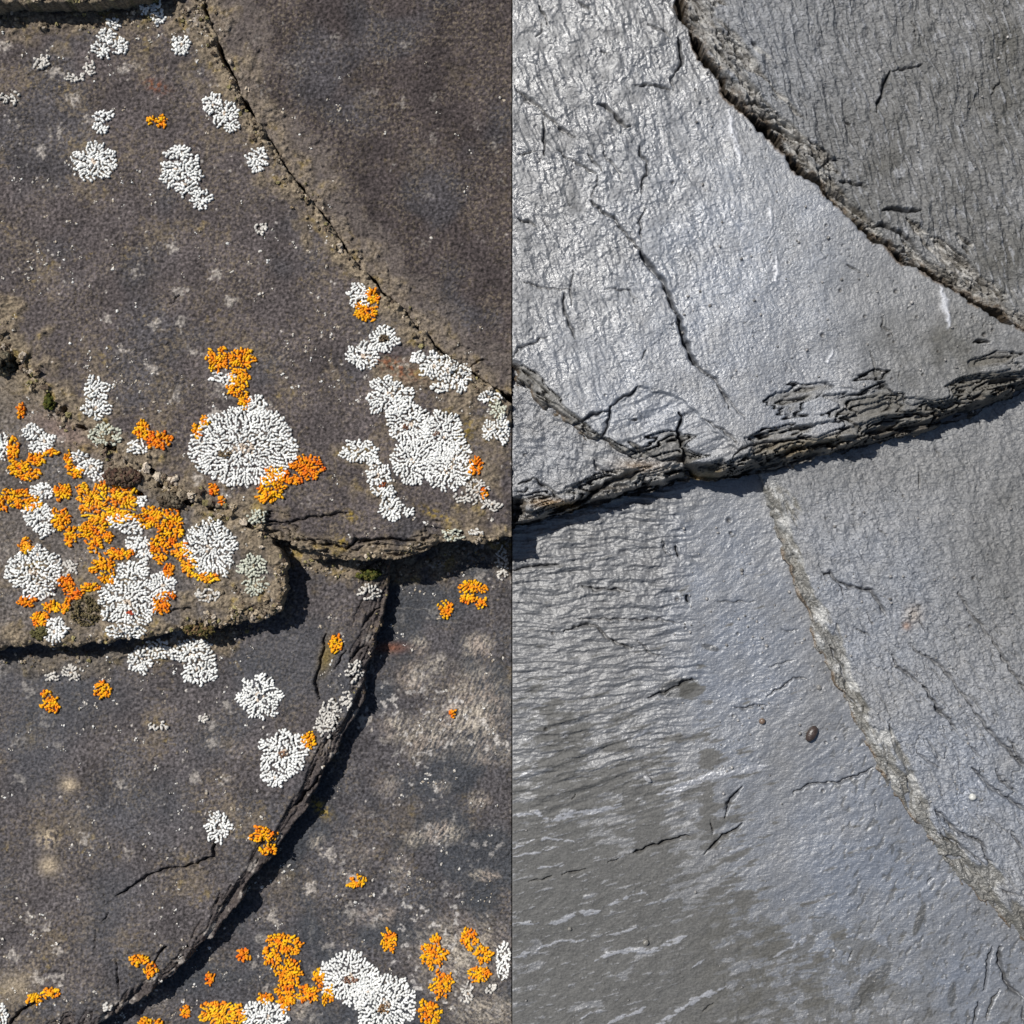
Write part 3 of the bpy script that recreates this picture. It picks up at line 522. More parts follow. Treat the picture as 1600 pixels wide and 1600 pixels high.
def relief_D(X, Y, h, d):
    col, bl, ol = shiny_base(X, Y, 1000, [(1150, 1000, 110, 260, 'b', 0.95), (1350, 1350, 200, 250, 'b', 0.95), (1500, 1530, 150, 120, 'b', 0.8), (1100, 840, 90, 60, 'b', 0.7),
                                          (900, 1400, 230, 240, 'o', 1.0), (860, 1140, 120, 60, 'o', 0.5), (1000, 1540, 240, 150, 'o', 1.0), (1200, 1560, 110, 100, 'o', 0.55), (1105, 1255, 16, 50, 'o', 1.0), (1080, 1080, 26, 12, 'o', 0.9), (1105, 1190, 22, 24, 'o', 0.9), (1075, 1155, 40, 10, 'o', 0.8), (880, 1185, 110, 22, 'o', 0.6), (860, 1230, 90, 16, 'o', 0.7)], True)
    left = ss(1110, 1030, X + fbm(X, Y, 60, 3, 1001) * 30) * ss(1420, 1150, Y + fbm(X, Y, 80, 2, 1002) * 60)
    wy = Y + fbm(X, Y, 120, 2, 1003) * 7
    ang = -4 - 12 * ss(950, 1300, Y).mean()
    st = aniso(X, wy, -3, 60, 10, 4, 1004, 0.6) * (1 - ss(1000, 1250, Y)) + aniso(X, wy, -13, 75, 12, 4, 1005, 0.6) * ss(1000, 1250, Y)
    top = ss(1010, 900, Y)
    h = h + fbm(X, Y, 260, 2, 1006) * 4 + left * (plates(st, 6, 0.7) * 2.4 + st * 1.0 + plates(aniso(X, wy, -8, 46, 12, 5, 1012, 0.65), 5, 0.8) * 1.8) * (1 - 0.6 * ss(1180, 1330, Y)) + left * top * plates(fbm(X, Y, 26, 5, 1007, 0.62), 5) * 2.6 + (1 - left) * (fbm(X, Y, 60, 3, 1008) * 0.8 + plates(fbm(X, Y, 70, 5, 1014, 0.6), 4) * 0.7 + aniso(X, Y, -35, 26, 9, 3, 1009) * 0.5)
    h = grains(X, Y, h, 1010, 14, 1.2, 0.14, 0.0)
    # film patches with hard outlines in the lower middle
    f = fbm(X, Y, 34, 5, 1020, 0.62); fm = ss(0.0, 0.035, f) * ss(1040, 1160, X) * ss(1380, 1460, Y - (X - 1200) * 0.15)
    col = mix(col, N_OLIVE * 1.15, fm * ss(1560, 1300, X) * 0.6); h = h - fm * 0.4
    ds = ss(0.42, 0.5, aniso(X, Y, -62, 22, 9, 3, 1021)) * ss(1250, 1330, X); col = mix(col, N_OLIVE * 0.8, ds * 0.6); h = h - ds * 0.5
    sv = ss(0.56, 0.66, aniso(X, Y, -15, 30, 4.5, 3, 1036)) * ss(1010, 1100, Y) * ss(1120, 1000, X); vein = sv.copy(); col = mix(col, np.array([0.26, 0.265, 0.28]), sv * 0.7); h = h + sv * 0.7
    # thin quartz veins
    for i, (ln, wd) in enumerate([([(852, 1446), (875, 1440), (900, 1428), (920, 1426), (938, 1423)], 4.5), ([(945, 1416), (955, 1412), (980, 1400), (1000, 1394), (1012, 1398)], 3.2), ([(800, 1444), (820, 1442), (842, 1442)], 2.4),
            ([(800, 1498), (830, 1490), (850, 1480), (880, 1472), (915, 1470)], 3.0), ([(928, 1502), (950, 1492), (980, 1484), (1015, 1486), (1040, 1475), (1072, 1462)], 4.5), ([(948, 1460), (970, 1458), (995, 1448)], 2.6),
            ([(1020, 1602), (1045, 1592), (1070, 1570), (1100, 1556), (1135, 1540)], 4.0), ([(945, 1604), (960, 1592), (985, 1585), (1008, 1575)], 3.2), ([(895, 1600), (915, 1585), (945, 1575)], 2), ([(800, 1275), (838, 1270), (860, 1282)], 3.0),
            ([(862, 1282), (900, 1270), (940, 1266), (970, 1258)], 5.0), ([(1030, 1240), (1075, 1226), (1115, 1212), (1160, 1206), (1200, 1196)], 6.0), ([(980, 1160), (1000, 1148), (1015, 1140)], 3.0), ([(1208, 1498), (1235, 1480), (1262, 1462)], 2.6),
            ([(1368, 1520), (1380, 1512), (1388, 1508)], 2.6), ([(1340, 1258), (1345, 1245), (1348, 1238)], 2.6), ([(1470, 1390), (1480, 1378), (1486, 1370)], 2.2), ([(800, 1340), (840, 1332), (865, 1325)], 2), ([(960, 1345), (975, 1338)], 1.8),
            ([(840, 1358), (880, 1352)], 2), ([(800, 1325), (850, 1310), (900, 1316)], 1.8), ([(1005, 1414), (1040, 1407), (1058, 1402)], 2.0), ([(1080, 1512), (1095, 1502), (1103, 1498)], 2.6), ([(1125, 1332), (1150, 1330), (1175, 1316)], 2), ([(808, 1215), (830, 1205)], 3)]):
        m = crack(X, Y, h, ln, wd * 0.8, -0.7, 1040 + i, 2.0)
        if m is not None: m = m * np.clip(0.75 + 1.2 * aniso(X, Y, -14, 18, 4, 2, 1035), 0, 1.2); vein = np.maximum(vein, ss(0.22, 0.38, m)); col = mix(col, np.array([0.34, 0.35, 0.38]), ss(0.22, 0.38, m) * 0.85)
    h, col = do_cracks(X, Y, h, col, [([(883, 988), (895, 981), (916, 976), (932, 980), (945, 990), (952, 1000), (970, 1008), (990, 1012)], 1.8, 5), ([(1012, 1091), (1035, 1083), (1052, 1075), (1068, 1065), (1088, 1062)], 1.8, 5),
        ([(1150, 1105), (1165, 1108), (1180, 1103), (1200, 1102)], 1.5, 3), ([(950, 1348), (970, 1340)], 1.4, 3), ([(988, 1333), (1010, 1325), (1040, 1315), (1060, 1309), (1080, 1306)], 1.7, 6), ([(1160, 1230), (1148, 1243), (1138, 1255), (1133, 1278)], 1.9, 6),
        ([(1160, 1287), (1145, 1298), (1125, 1310), (1112, 1324), (1100, 1334)], 1.7, 6), ([(1112, 1280), (1114, 1302)], 1.4, 4), ([(1240, 1240), (1262, 1228), (1285, 1223), (1310, 1222), (1340, 1212), (1365, 1200)], 1.6, 4),
        ([(1561, 1478), (1560, 1500), (1566, 1520), (1575, 1540), (1600, 1562)], 2.4, 7), ([(1550, 1480), (1542, 1500), (1541, 1525), (1536, 1545)], 2.0, 7), ([(1528, 1565), (1522, 1582), (1518, 1602)], 2.0, 7), ([(1560, 1545), (1545, 1570), (1540, 1595)], 1.6, 4),
        ([(1595, 1570), (1600, 1600)], 2, 5), ([(800, 890), (840, 884), (875, 882)], 1.6, 5), ([(910, 915), (930, 922), (955, 920), (985, 925)], 1.8, 5), ([(1054, 855), (1060, 868)], 2.2, 7), ([(1072, 929), (1077, 941)], 2.6, 8),
        ([(992, 1000), (1005, 1008), (1015, 1022), (1040, 1026)], 1.4, 3), ([(905, 967), (960, 968), (1030, 968), (1060, 975)], 1.3, 3), ([(1035, 845), (1040, 865), (1050, 870)], 1.3, 3), ([(825, 1380), (862, 1370)], 1.4, 4), ([(880, 1366), (915, 1358)], 1.3, 4),
        ([(1220, 985), (1245, 985)], 1.4, 2), ([(1368, 1258), (1369, 1266)], 1.4, 4), ([(1200, 1090), (1240, 1060), (1265, 1062)], 1.2, 3), ([(1200, 1045), (1240, 1030)], 1.2, 2), ([(1450, 1380), (1455, 1372)], 2, 4), ([(1325, 1500), (1332, 1485)], 1.3, 4),
        ([(1120, 938), (1150, 942), (1180, 940)], 1.4, 2.5), ([(895, 1250), (898, 1240)], 1.6, 3), ([(1100, 1580), (1112, 1565)], 1.5, 3)], 1080)
    h, col = pits(X, Y, h, col, [(1035, 847, 2), (1058, 936, 3), (864, 990, 2.4), (853, 1140, 2.8), (1140, 813, 3.4), (1143, 833, 2.6), (1071, 981, 1.8), (1286, 1236, 2.4), (1153, 990, 2), (1146, 1119, 2), (1290, 1160, 2), (1306, 1154, 2)], 2)
    for (cx, cy, rx, ry, a, g) in [(1435, 1435, 5, 22, 20, .8), (1485, 1550, 5, 16, 10, .6), (1110, 1012, 12, 4, 15, .7), (1060, 1075, 24, 12, -10, .7), (1360, 1540, 10, 40, 40, .7)]:
        b = ss(0.3, 0.5, blob(X, Y, cx, cy, rx * 1.3, ry * 1.3, a)); col = mix(col, N_OLIVE * 0.7, b * g)
    return h, col * 0.86, np.clip(0.55 + 0.25 * bl - 0.75 * ol - 0.5 * fm + 0.4 * vein, 0, 1)
def relief_E(X, Y, h, d):
    col, bl, ol = shiny_base(X, Y, 1100, [(1350, 950, 180, 200, 'b', 0.55), (1500, 1250, 200, 200, 'b', 0.75), (1560, 850, 120, 150, 'o', 0.5), (1420, 740, 200, 50, 'o', 0.4)])
    wx = X + fbm(X, Y, 100, 2, 1101) * 7; wy = Y + fbm(X, Y, 100, 2, 1102) * 7
    st = aniso(wx, wy, 58, 40, 12, 4, 1103, 0.62); st2 = fbm(X, Y, 7, 3, 1104, 0.6)
    rd = -np.abs(aniso(wx, wy, 55, 90, 26, 3, 1105)) ; rd = ss(-0.06, 0, rd) * ss(1000, 1200, Y + X * 0.3 - 300)
    h = h + fbm(X, Y, 240, 2, 1106) * 4 + plates(st, 5, 0.85) * 1.9 + plates(fbm(wx, wy, 26, 5, 1108, 0.62), 4, 0.85) * 1.0 + st2 * 0.45 - rd * 3.0
    col = mix(col, N_OLIVE * 0.8, rd * 0.4)
    h = grains(X, Y, h, 1107, 15, 1.5)
    fl = np.abs(aniso(X, Y, 56, 120, 30, 4, 1120, 0.55)); fm_ = np.exp(-(fl / 0.012) ** 2) * ss(0.15, 0.35, fbm(X, Y, 60, 3, 1121)); h = h - fm_ * 3.0
    # bevelled, chipped left edge that faces the light
    de = (seg_dist(X, Y, DE) + aniso(X, Y, 60, 70, 24, 4, 1110, 0.6) * 15) * (1 + 0.6 * fbm(X, Y, 150, 2, 1114))
    W = 30.0; t = np.clip(1 - de / W, 0, 1) * ss(740, 800, Y)
    h = h - t * 9 - ss(0.0, 0.06, t) * 1.5 + t * plates(aniso(X, Y, 60, 40, 12, 4, 1111), 4) * 5
    pale_chip = ss(0.08, 0.20, aniso(X, Y, 68, 50, 16, 5, 1112, 0.65) + 0.10 * ss(1150, 800, Y)) * ss(0.02, 0.1, t) * ss(1.0, 0.7, t)  # pale chips scattered along the edge strip
    col = mix(col, np.array([0.115, 0.106, 0.082]), ss(0.02, 0.2, t) * 0.75); col = mix(col, np.array([0.36, 0.36, 0.35]), np.clip(pale_chip, 0, 1) * 0.7 * ss(1400, 1150, Y))
    b = ss(6, 1, d) * ss(-0.4, 0.2, fbm(X, Y, 30, 2, 1113)) * ss(800, 880, Y); col = mix(col, N_RUST_SHADE * 0.7, np.clip(b, 0, 0.8))
    h, col = do_cracks(X, Y, h, col, [([(1288, 897), (1296, 896), (1312, 910), (1330, 917), (1360, 922), (1370, 934), (1380, 952), (1387, 963)], 2.2, 6), ([(1313, 912), (1320, 932)], 1.2, 3), ([(1396, 1022), (1402, 1040), (1425, 1058), (1442, 1072)], 1.7, 5),
        ([(1442, 1072), (1455, 1090), (1465, 1107), (1475, 1118), (1485, 1125), (1494, 1140)], 2.0, 7), ([(1425, 1010), (1440, 1022), (1470, 1038), (1488, 1060), (1500, 1082), (1520, 1105)], 1.8, 4), ([(1520, 1105), (1540, 1135), (1565, 1162), (1595, 1190), (1640, 1240)], 2.2, 6),
        ([(1498, 925), (1510, 948), (1525, 968), (1548, 995)], 1.6, 4), ([(1548, 995), (1562, 1018), (1580, 1050), (1605, 1080)], 1.8, 5), ([(1520, 1200), (1545, 1228), (1570, 1245), (1610, 1270)], 2.4, 6), ([(1556, 1200), (1565, 1220), (1590, 1240)], 1.8, 4),
        ([(1462, 1265), (1478, 1282), (1500, 1302), (1520, 1308), (1535, 1320), (1545, 1345)], 2.2, 6), ([(1460, 1300), (1490, 1315), (1510, 1330), (1540, 1350)], 2.0, 5), ([(1473, 1338), (1490, 1343), (1510, 1345)], 2, 6), ([(1595, 1400), (1560, 1390)], 1.5, 3),
        ([(1421, 1215), (1425, 1240), (1424, 1260)], 2, 5), ([(1430, 1170), (1450, 1190), (1470, 1200)], 1.6, 3), ([(1515, 1165), (1535, 1185)], 1.6, 3), ([(1337, 982), (1350, 987), (1362, 994)], 1.5, 4), ([(1355, 955), (1362, 972)], 1.2, 3),
        ([(1440, 970), (1446, 985)], 1.6, 4), ([(1436, 738), (1438, 765)], 1.5, 5), ([(1460, 700), (1470, 715)], 1.6, 3), ([(1370, 825), (1385, 838)], 1.2, 3), ([(1300, 1010), (1320, 1050), (1325, 1080)], 1.8, 6), ([(1320, 1080), (1345, 1110)], 1.6, 5),
        ([(1390, 1128), (1398, 1155)], 1.5, 4), ([(1580, 1300), (1600, 1330)], 2, 5), ([(1575, 1150), (1600, 1200)], 1.4, 4)], 1130)
    b = blob(X, Y, 1428, 960, 14, 16); h = h + b * fbm(X, Y, 7, 2, 3) * 6; col = mix(col, np.array([0.3, 0.24, 0.18]), b * 0.5)
    b = blob(X, Y, 1417, 978, 6); col = mix(col, np.array([0.25, 0.13, 0.07]), b * 0.7)
    h, col = pits(X, Y, h, col, [(1520, 903, 2.6), (1436, 947, 2.8), (1515, 978, 2.4), (1411, 775, 2), (1332, 789, 1.8), (1364, 974, 2), (1290, 810, 2)], 3)
    return h, col * 1.12, np.clip(0.55 + 0.3 * bl - 0.4 * ol + pale_chip * 0.3, 0, 1)
GR = 'cleaned shiny slates of the right part'
build_slate('D', 'rippled shiny slate at lower right with pale veins and a smooth blue grey strip', 'slate',
            [(800.5, 780), (1100, 730), (1240, 740), (1300, 900), (1400, 1150), (1520, 1340), (1670, 1450), (1670, 1670), (800.5, 1670)], 34, relief_D, M_D, GR, (0.6, 0.6), 0, bottom=0, seed=11)
build_slate('E', 'wrinkled grey slate at far right with bright chips all down its left edge', 'slate',
            [(1670, 570), (1190, 690)] + DE, 50, relief_E, M_E, GR, (0, 0), 4, bottom=30, seed=12)
build_slate('C', 'small rough shiny slate wedge beside the joint with a rusty lower lip', 'slate',
            [(800.5, 570), (880, 630), (960, 690), (1085, 715)] + CB, 94, relief_C, M_C, GR, (0.6, 0.6), 4, bottom=50, seed=13)
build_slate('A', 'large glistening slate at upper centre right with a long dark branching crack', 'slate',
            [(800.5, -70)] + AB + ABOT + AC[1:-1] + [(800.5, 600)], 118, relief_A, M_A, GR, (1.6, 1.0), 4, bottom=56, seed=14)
build_slate('B', 'dark streaky slate in the top right corner with a splintered brown edge', 'slate',
            [(x + 7, y - 7) for x, y in AB] + [(1670, -70)], 124, relief_B, M_B, GR, (0, 0), 5, bottom=60, seed=15)

# ------------------------------------------------------------------ lichens: every thallus a thing of its own
def poisson(shape_fn, bbox, r, n_try, rg):
    x0, y0, x1, y1 = bbox; pts = []; cell = {}
    cand = np.stack([rg.uniform(x0, x1, n_try), rg.uniform(y0, y1, n_try)], -1)
    ok = shape_fn(cand[:, 0], cand[:, 1])
    for p in cand[ok]:
        c = (int(p[0] / r), int(p[1] / r)); good = True
        for i in (-1, 0, 1):
            for j in (-1, 0, 1):
                for q in cell.get((c[0] + i, c[1] + j), ()):
                    if (q[0] - p[0]) ** 2 + (q[1] - p[1]) ** 2 < r * r: good = False; break
                if not good: break
            if not good: break
        if good: pts.append(p); cell.setdefault(c, []).append(p)
    return np.array(pts).reshape(-1, 2)
NA, NR = 8, 3
def lobes(key, A, B, wid, hgt, base, cols, rg, lift=0.3):
    """flattened, round ended lobes from A to B"""
    n = len(A); D = B - A; L = np.hypot(D[:, 0], D[:, 1]) + 1e-6; U = D / L[:, None]; Nn = np.stack([-U[:, 1], U[:, 0]], -1)
    C = (A + B) / 2; hl = L / 2 + wid * 0.45
    V = []; col = []
    ang = np.arange(NA) * 2 * np.pi / NA
    prof = [(1.0, -0.4), (1.02, 0.35), (0.72, 0.85)]
    for rr, zz in prof:
        for a in ang:
            sx = math.copysign(abs(math.cos(a)) ** 0.8, math.cos(a)); j = 1 + rg.normal(0, 0.10, n)
            # the far end is a little broader, as lobe tips are
            broad = 1 + 0.14 * math.cos(a)
            P = C + U * (hl * rr * sx * j)[:, None] + Nn * (wid * rr * math.sin(a) * broad * j)[:, None]
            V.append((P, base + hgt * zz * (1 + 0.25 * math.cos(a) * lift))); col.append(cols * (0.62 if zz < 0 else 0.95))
    V.append((C + U * (hl * 0.1)[:, None], base + hgt)); col.append(cols)
    P = np.stack([v[0] for v in V], 1); Z = np.stack([v[1] for v in V], 1)      # n, m
    m = P.shape[1]
    W = to_world(key, P[..., 0], P[..., 1], Z).reshape(-1, 3)
    fl = []
    for r in range(NR - 1):
        for a in range(NA):
            b = (a + 1) % NA
            fl += [(r * NA + b, r * NA + a, (r + 1) * NA + a), (r * NA + b, (r + 1) * NA + a, (r + 1) * NA + b)]
    for a in range(NA): fl.append(((NR - 1) * NA + (a + 1) % NA, (NR - 1) * NA + a, m - 1))
    F = (np.array(fl)[None] + (np.arange(n) * m)[:, None, None]).reshape(-1, 3)
    return W, F, np.stack(col, 1).reshape(-1, 3)
def lichen(kind, key, ells, label, tone=0, seed=0, hole=0.0, sp=None, dens=1.0):
    rg = np.random.default_rng(1000 + seed)
    E = [(e[0], e[1], e[2] * 1.06 + 0.5, (e[3] if len(e) > 3 else e[2]) * 1.06 + 0.5) for e in ells]
    def shape(x, y):
        r = np.zeros(x.shape, bool)
        for i, (cx, cy, rx, ry) in enumerate(E):
            th = np.arctan2(y - cy, x - cx); sc = max(rx, ry)
            wob = 1.03 + (0.22 if kind == 'w' else 0.3) * min(1, 32 / sc) * pn(np.cos(th) * 2.2 + seed * 3.1, np.sin(th) * 2.2 + i * 7.7, 5) * 2 + 0.18 * pn(x / 7.0, y / 7.0, seed + 9) * min(1, 16 / sc) * 2 - 0.0
            q = np.hypot((x - cx) / rx, (y - cy) / ry) / wob
            ok = q < 1
            if hole and i == 0: ok &= q > hole
            r |= ok
        if kind == 'o': r &= pn(x / 15.0 + 7, y / 15.0, seed + 31) > -0.42
        if dens < 1: r &= pn(x / 8.0, y / 8.0, seed + 41) > 0.5 - dens
        return r
    bb = (min(e[0] - e[2] for e in E) - 4, min(e[1] - e[3] for e in E) - 4, max(e[0] + e[2] for e in E) + 4, max(e[1] + e[3] for e in E) + 4)
    area = (bb[2] - bb[0]) * (bb[3] - bb[1]); r = sp or (3.5 if kind == 'w' else 3.2)
    P = poisson(shape, bb, r, int(area / (r * r) * 9) + 60, rg)
    if len(P) < 2: return None
    # distance from the nearest growth centre, normalised
    cen = np.array([(e[0], e[1]) for e in E]); rad = np.array([(e[2], e[3]) for e in E])
    q = np.hypot((P[:, None, 0] - cen[None, :, 0]) / rad[None, :, 0], (P[:, None, 1] - cen[None, :, 1]) / rad[None, :, 1])
    ci = q.argmin(1); qq = q.min(1); out = P - cen[ci]; out /= (np.hypot(out[:, 0], out[:, 1])[:, None] + 1e-6)
    A = np.zeros_like(P)
    tw = rg.normal(0, 1, len(P)) * (0.15 + 0.75 * np.clip(1 - qq, 0, 1)) + pn(P[:, 0] / 11, P[:, 1] / 11, seed + 3) * 1.8; ct, st_ = np.cos(tw), np.sin(tw)
    out = np.stack([out[:, 0] * ct - out[:, 1] * st_, out[:, 0] * st_ + out[:, 1] * ct], -1)
    for i in range(len(P)):
        dv = P[i] - P; dd = np.hypot(dv[:, 0], dv[:, 1]); dot = (dv * out[i]).sum(1) / (dd + 1e-6)
        cost = dd + (1 - dot) * 6; cost[i] = 1e9; cost[dot < 0.1] = 1e9
        j = cost.argmin()
        if cost[j] < r * 2.6: A[i] = P[i] - dv[j] * 0.82
        else: A[i] = P[i] - out[i] * r * 0.9
    if kind == 'o':
        A = P + (A - P) * 1.15 + rg.normal(0, 1.5, P.shape)
    n = len(P); wid = (1.92 if kind == 'w' else 1.85) * rg.uniform(0.75, 1.2, n)
    hgt = (1.7 if kind == 'w' else 2.0) * rg.uniform(0.6, 1.9, n)
    base = height(key, P[:, 0], P[:, 1]) + 0.4 + (rg.uniform(0, 1.1, n))
    if kind == 'w':
        c0 = np.array([[0.86, 0.86, 0.83], [0.64, 0.61, 0.56], [0.58, 0.59, 0.49]][tone])
        cols = c0 * (rg.uniform(0.82, 1.08, n) * (1 + 0.25 * pn(P[:, 0] / 16, P[:, 1] / 16, seed)))[:, None]
        mid = (qq < 0.22) & (rg.random(n) < 0.45); cols[mid] *= np.array([0.72, 0.6, 0.5])
        mat = M_white; nm = 'white_lichen'
    else:
        c0 = np.array([[0.92, 0.40, 0.012], [0.86, 0.27, 0.012], [0.93, 0.46, 0.02]][tone])
        cols = c0 * rg.uniform(0.8, 1.08, n)[:, None]; cols[:, 1] *= np.clip(rg.uniform(0.8, 1.15, n) * (1 + 0.9 * pn(P[:, 0] / 12, P[:, 1] / 12, seed)), 0.5, 1.3)
        mat = M_orange; nm = 'orange_lichen'
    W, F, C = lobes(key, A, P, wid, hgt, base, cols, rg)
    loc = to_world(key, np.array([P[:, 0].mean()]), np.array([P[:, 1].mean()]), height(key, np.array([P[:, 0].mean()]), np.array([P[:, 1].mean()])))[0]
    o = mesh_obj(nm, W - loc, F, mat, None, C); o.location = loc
    tag(o, label, 'lichen', 'white lichens on the slates' if kind == 'w' else 'orange lichens on the slates'); return o
    return o
_t = (1 + 5 ** 0.5) / 2
ICO_V = np.array([(-1, _t, 0), (1, _t, 0), (-1, -_t, 0), (1, -_t, 0), (0, -1, _t), (0, 1, _t), (0, -1, -_t), (0, 1, -_t), (_t, 0, -1), (_t, 0, 1), (-_t, 0, -1), (-_t, 0, 1)]) / math.hypot(1, _t)
ICO_F = np.array([(0, 11, 5), (0, 5, 1), (0, 1, 7), (0, 7, 10), (0, 10, 11), (1, 5, 9), (5, 11, 4), (11, 10, 2), (10, 7, 6), (7, 1, 8), (3, 9, 4), (3, 4, 2), (3, 2, 6), (3, 6, 8), (3, 8, 9), (4, 9, 5), (2, 4, 11), (6, 2, 10), (8, 6, 7), (9, 8, 1)])
def subdiv(V, F):
    V = list(map(tuple, V)); cache = {}; nf = []
    def mid(a, b):
        k = (min(a, b), max(a, b))
        if k not in cache:
            m = (np.array(V[a]) + np.array(V[b])) / 2; V.append(tuple(m / np.linalg.norm(m))); cache[k] = len(V) - 1
        return cache[k]
    for a, b, c in F:
        x, y, z = mid(a, b), mid(b, c), mid(c, a); nf += [(a, x, z), (b, y, x), (c, z, y), (x, y, z)]
    return np.array(V), np.array(nf)
ICO2_V, ICO2_F = subdiv(ICO_V, ICO_F)
def lumps(key, P, R, cols, rg, flat=0.75, jag=0.27, sink=0.25):
    n = len(P); V0, F0 = ICO2_V, ICO2_F; m = len(V0)
    V = V0[None] * (1 + rg.normal(0, jag, (n, m, 1)))
    st = rg.uniform(0.7, 1.3, (n, 1, 3)); V = V * st * R[:, None, None]; V[..., 2] *= flat
    base = height(key, P[:, 0], P[:, 1]) + R * (flat - sink)
    W = to_world(key, P[:, None, 0] + V[..., 0], P[:, None, 1] - V[..., 1], base[:, None] + V[..., 2]).reshape(-1, 3)
    F = (F0[None] + (np.arange(n) * m)[:, None, None]).reshape(-1, 3)
    return W, F, np.repeat(cols, m, 0)
def centre(o, key, cx, cy, rx, ry, c, seed):
    rg = np.random.default_rng(seed); n = int(rx * ry * 0.35) + 6; a = rg.uniform(0, 6.28, n); q = np.sqrt(rg.random(n))
    P = np.stack([cx + rx * q * np.cos(a), cy + ry * q * np.sin(a)], -1)
    W, F, C = lumps(key, P, rg.uniform(0.9, 1.9, n), np.array(c) * rg.uniform(0.6, 1.3, n)[:, None], rg, 0.9)
    W[:, 2] += 2.6 * S
    p = mesh_obj('centre', W - np.array(o.location), F, M_crumb, o, C); p['label'] = 'brownish bare centre'
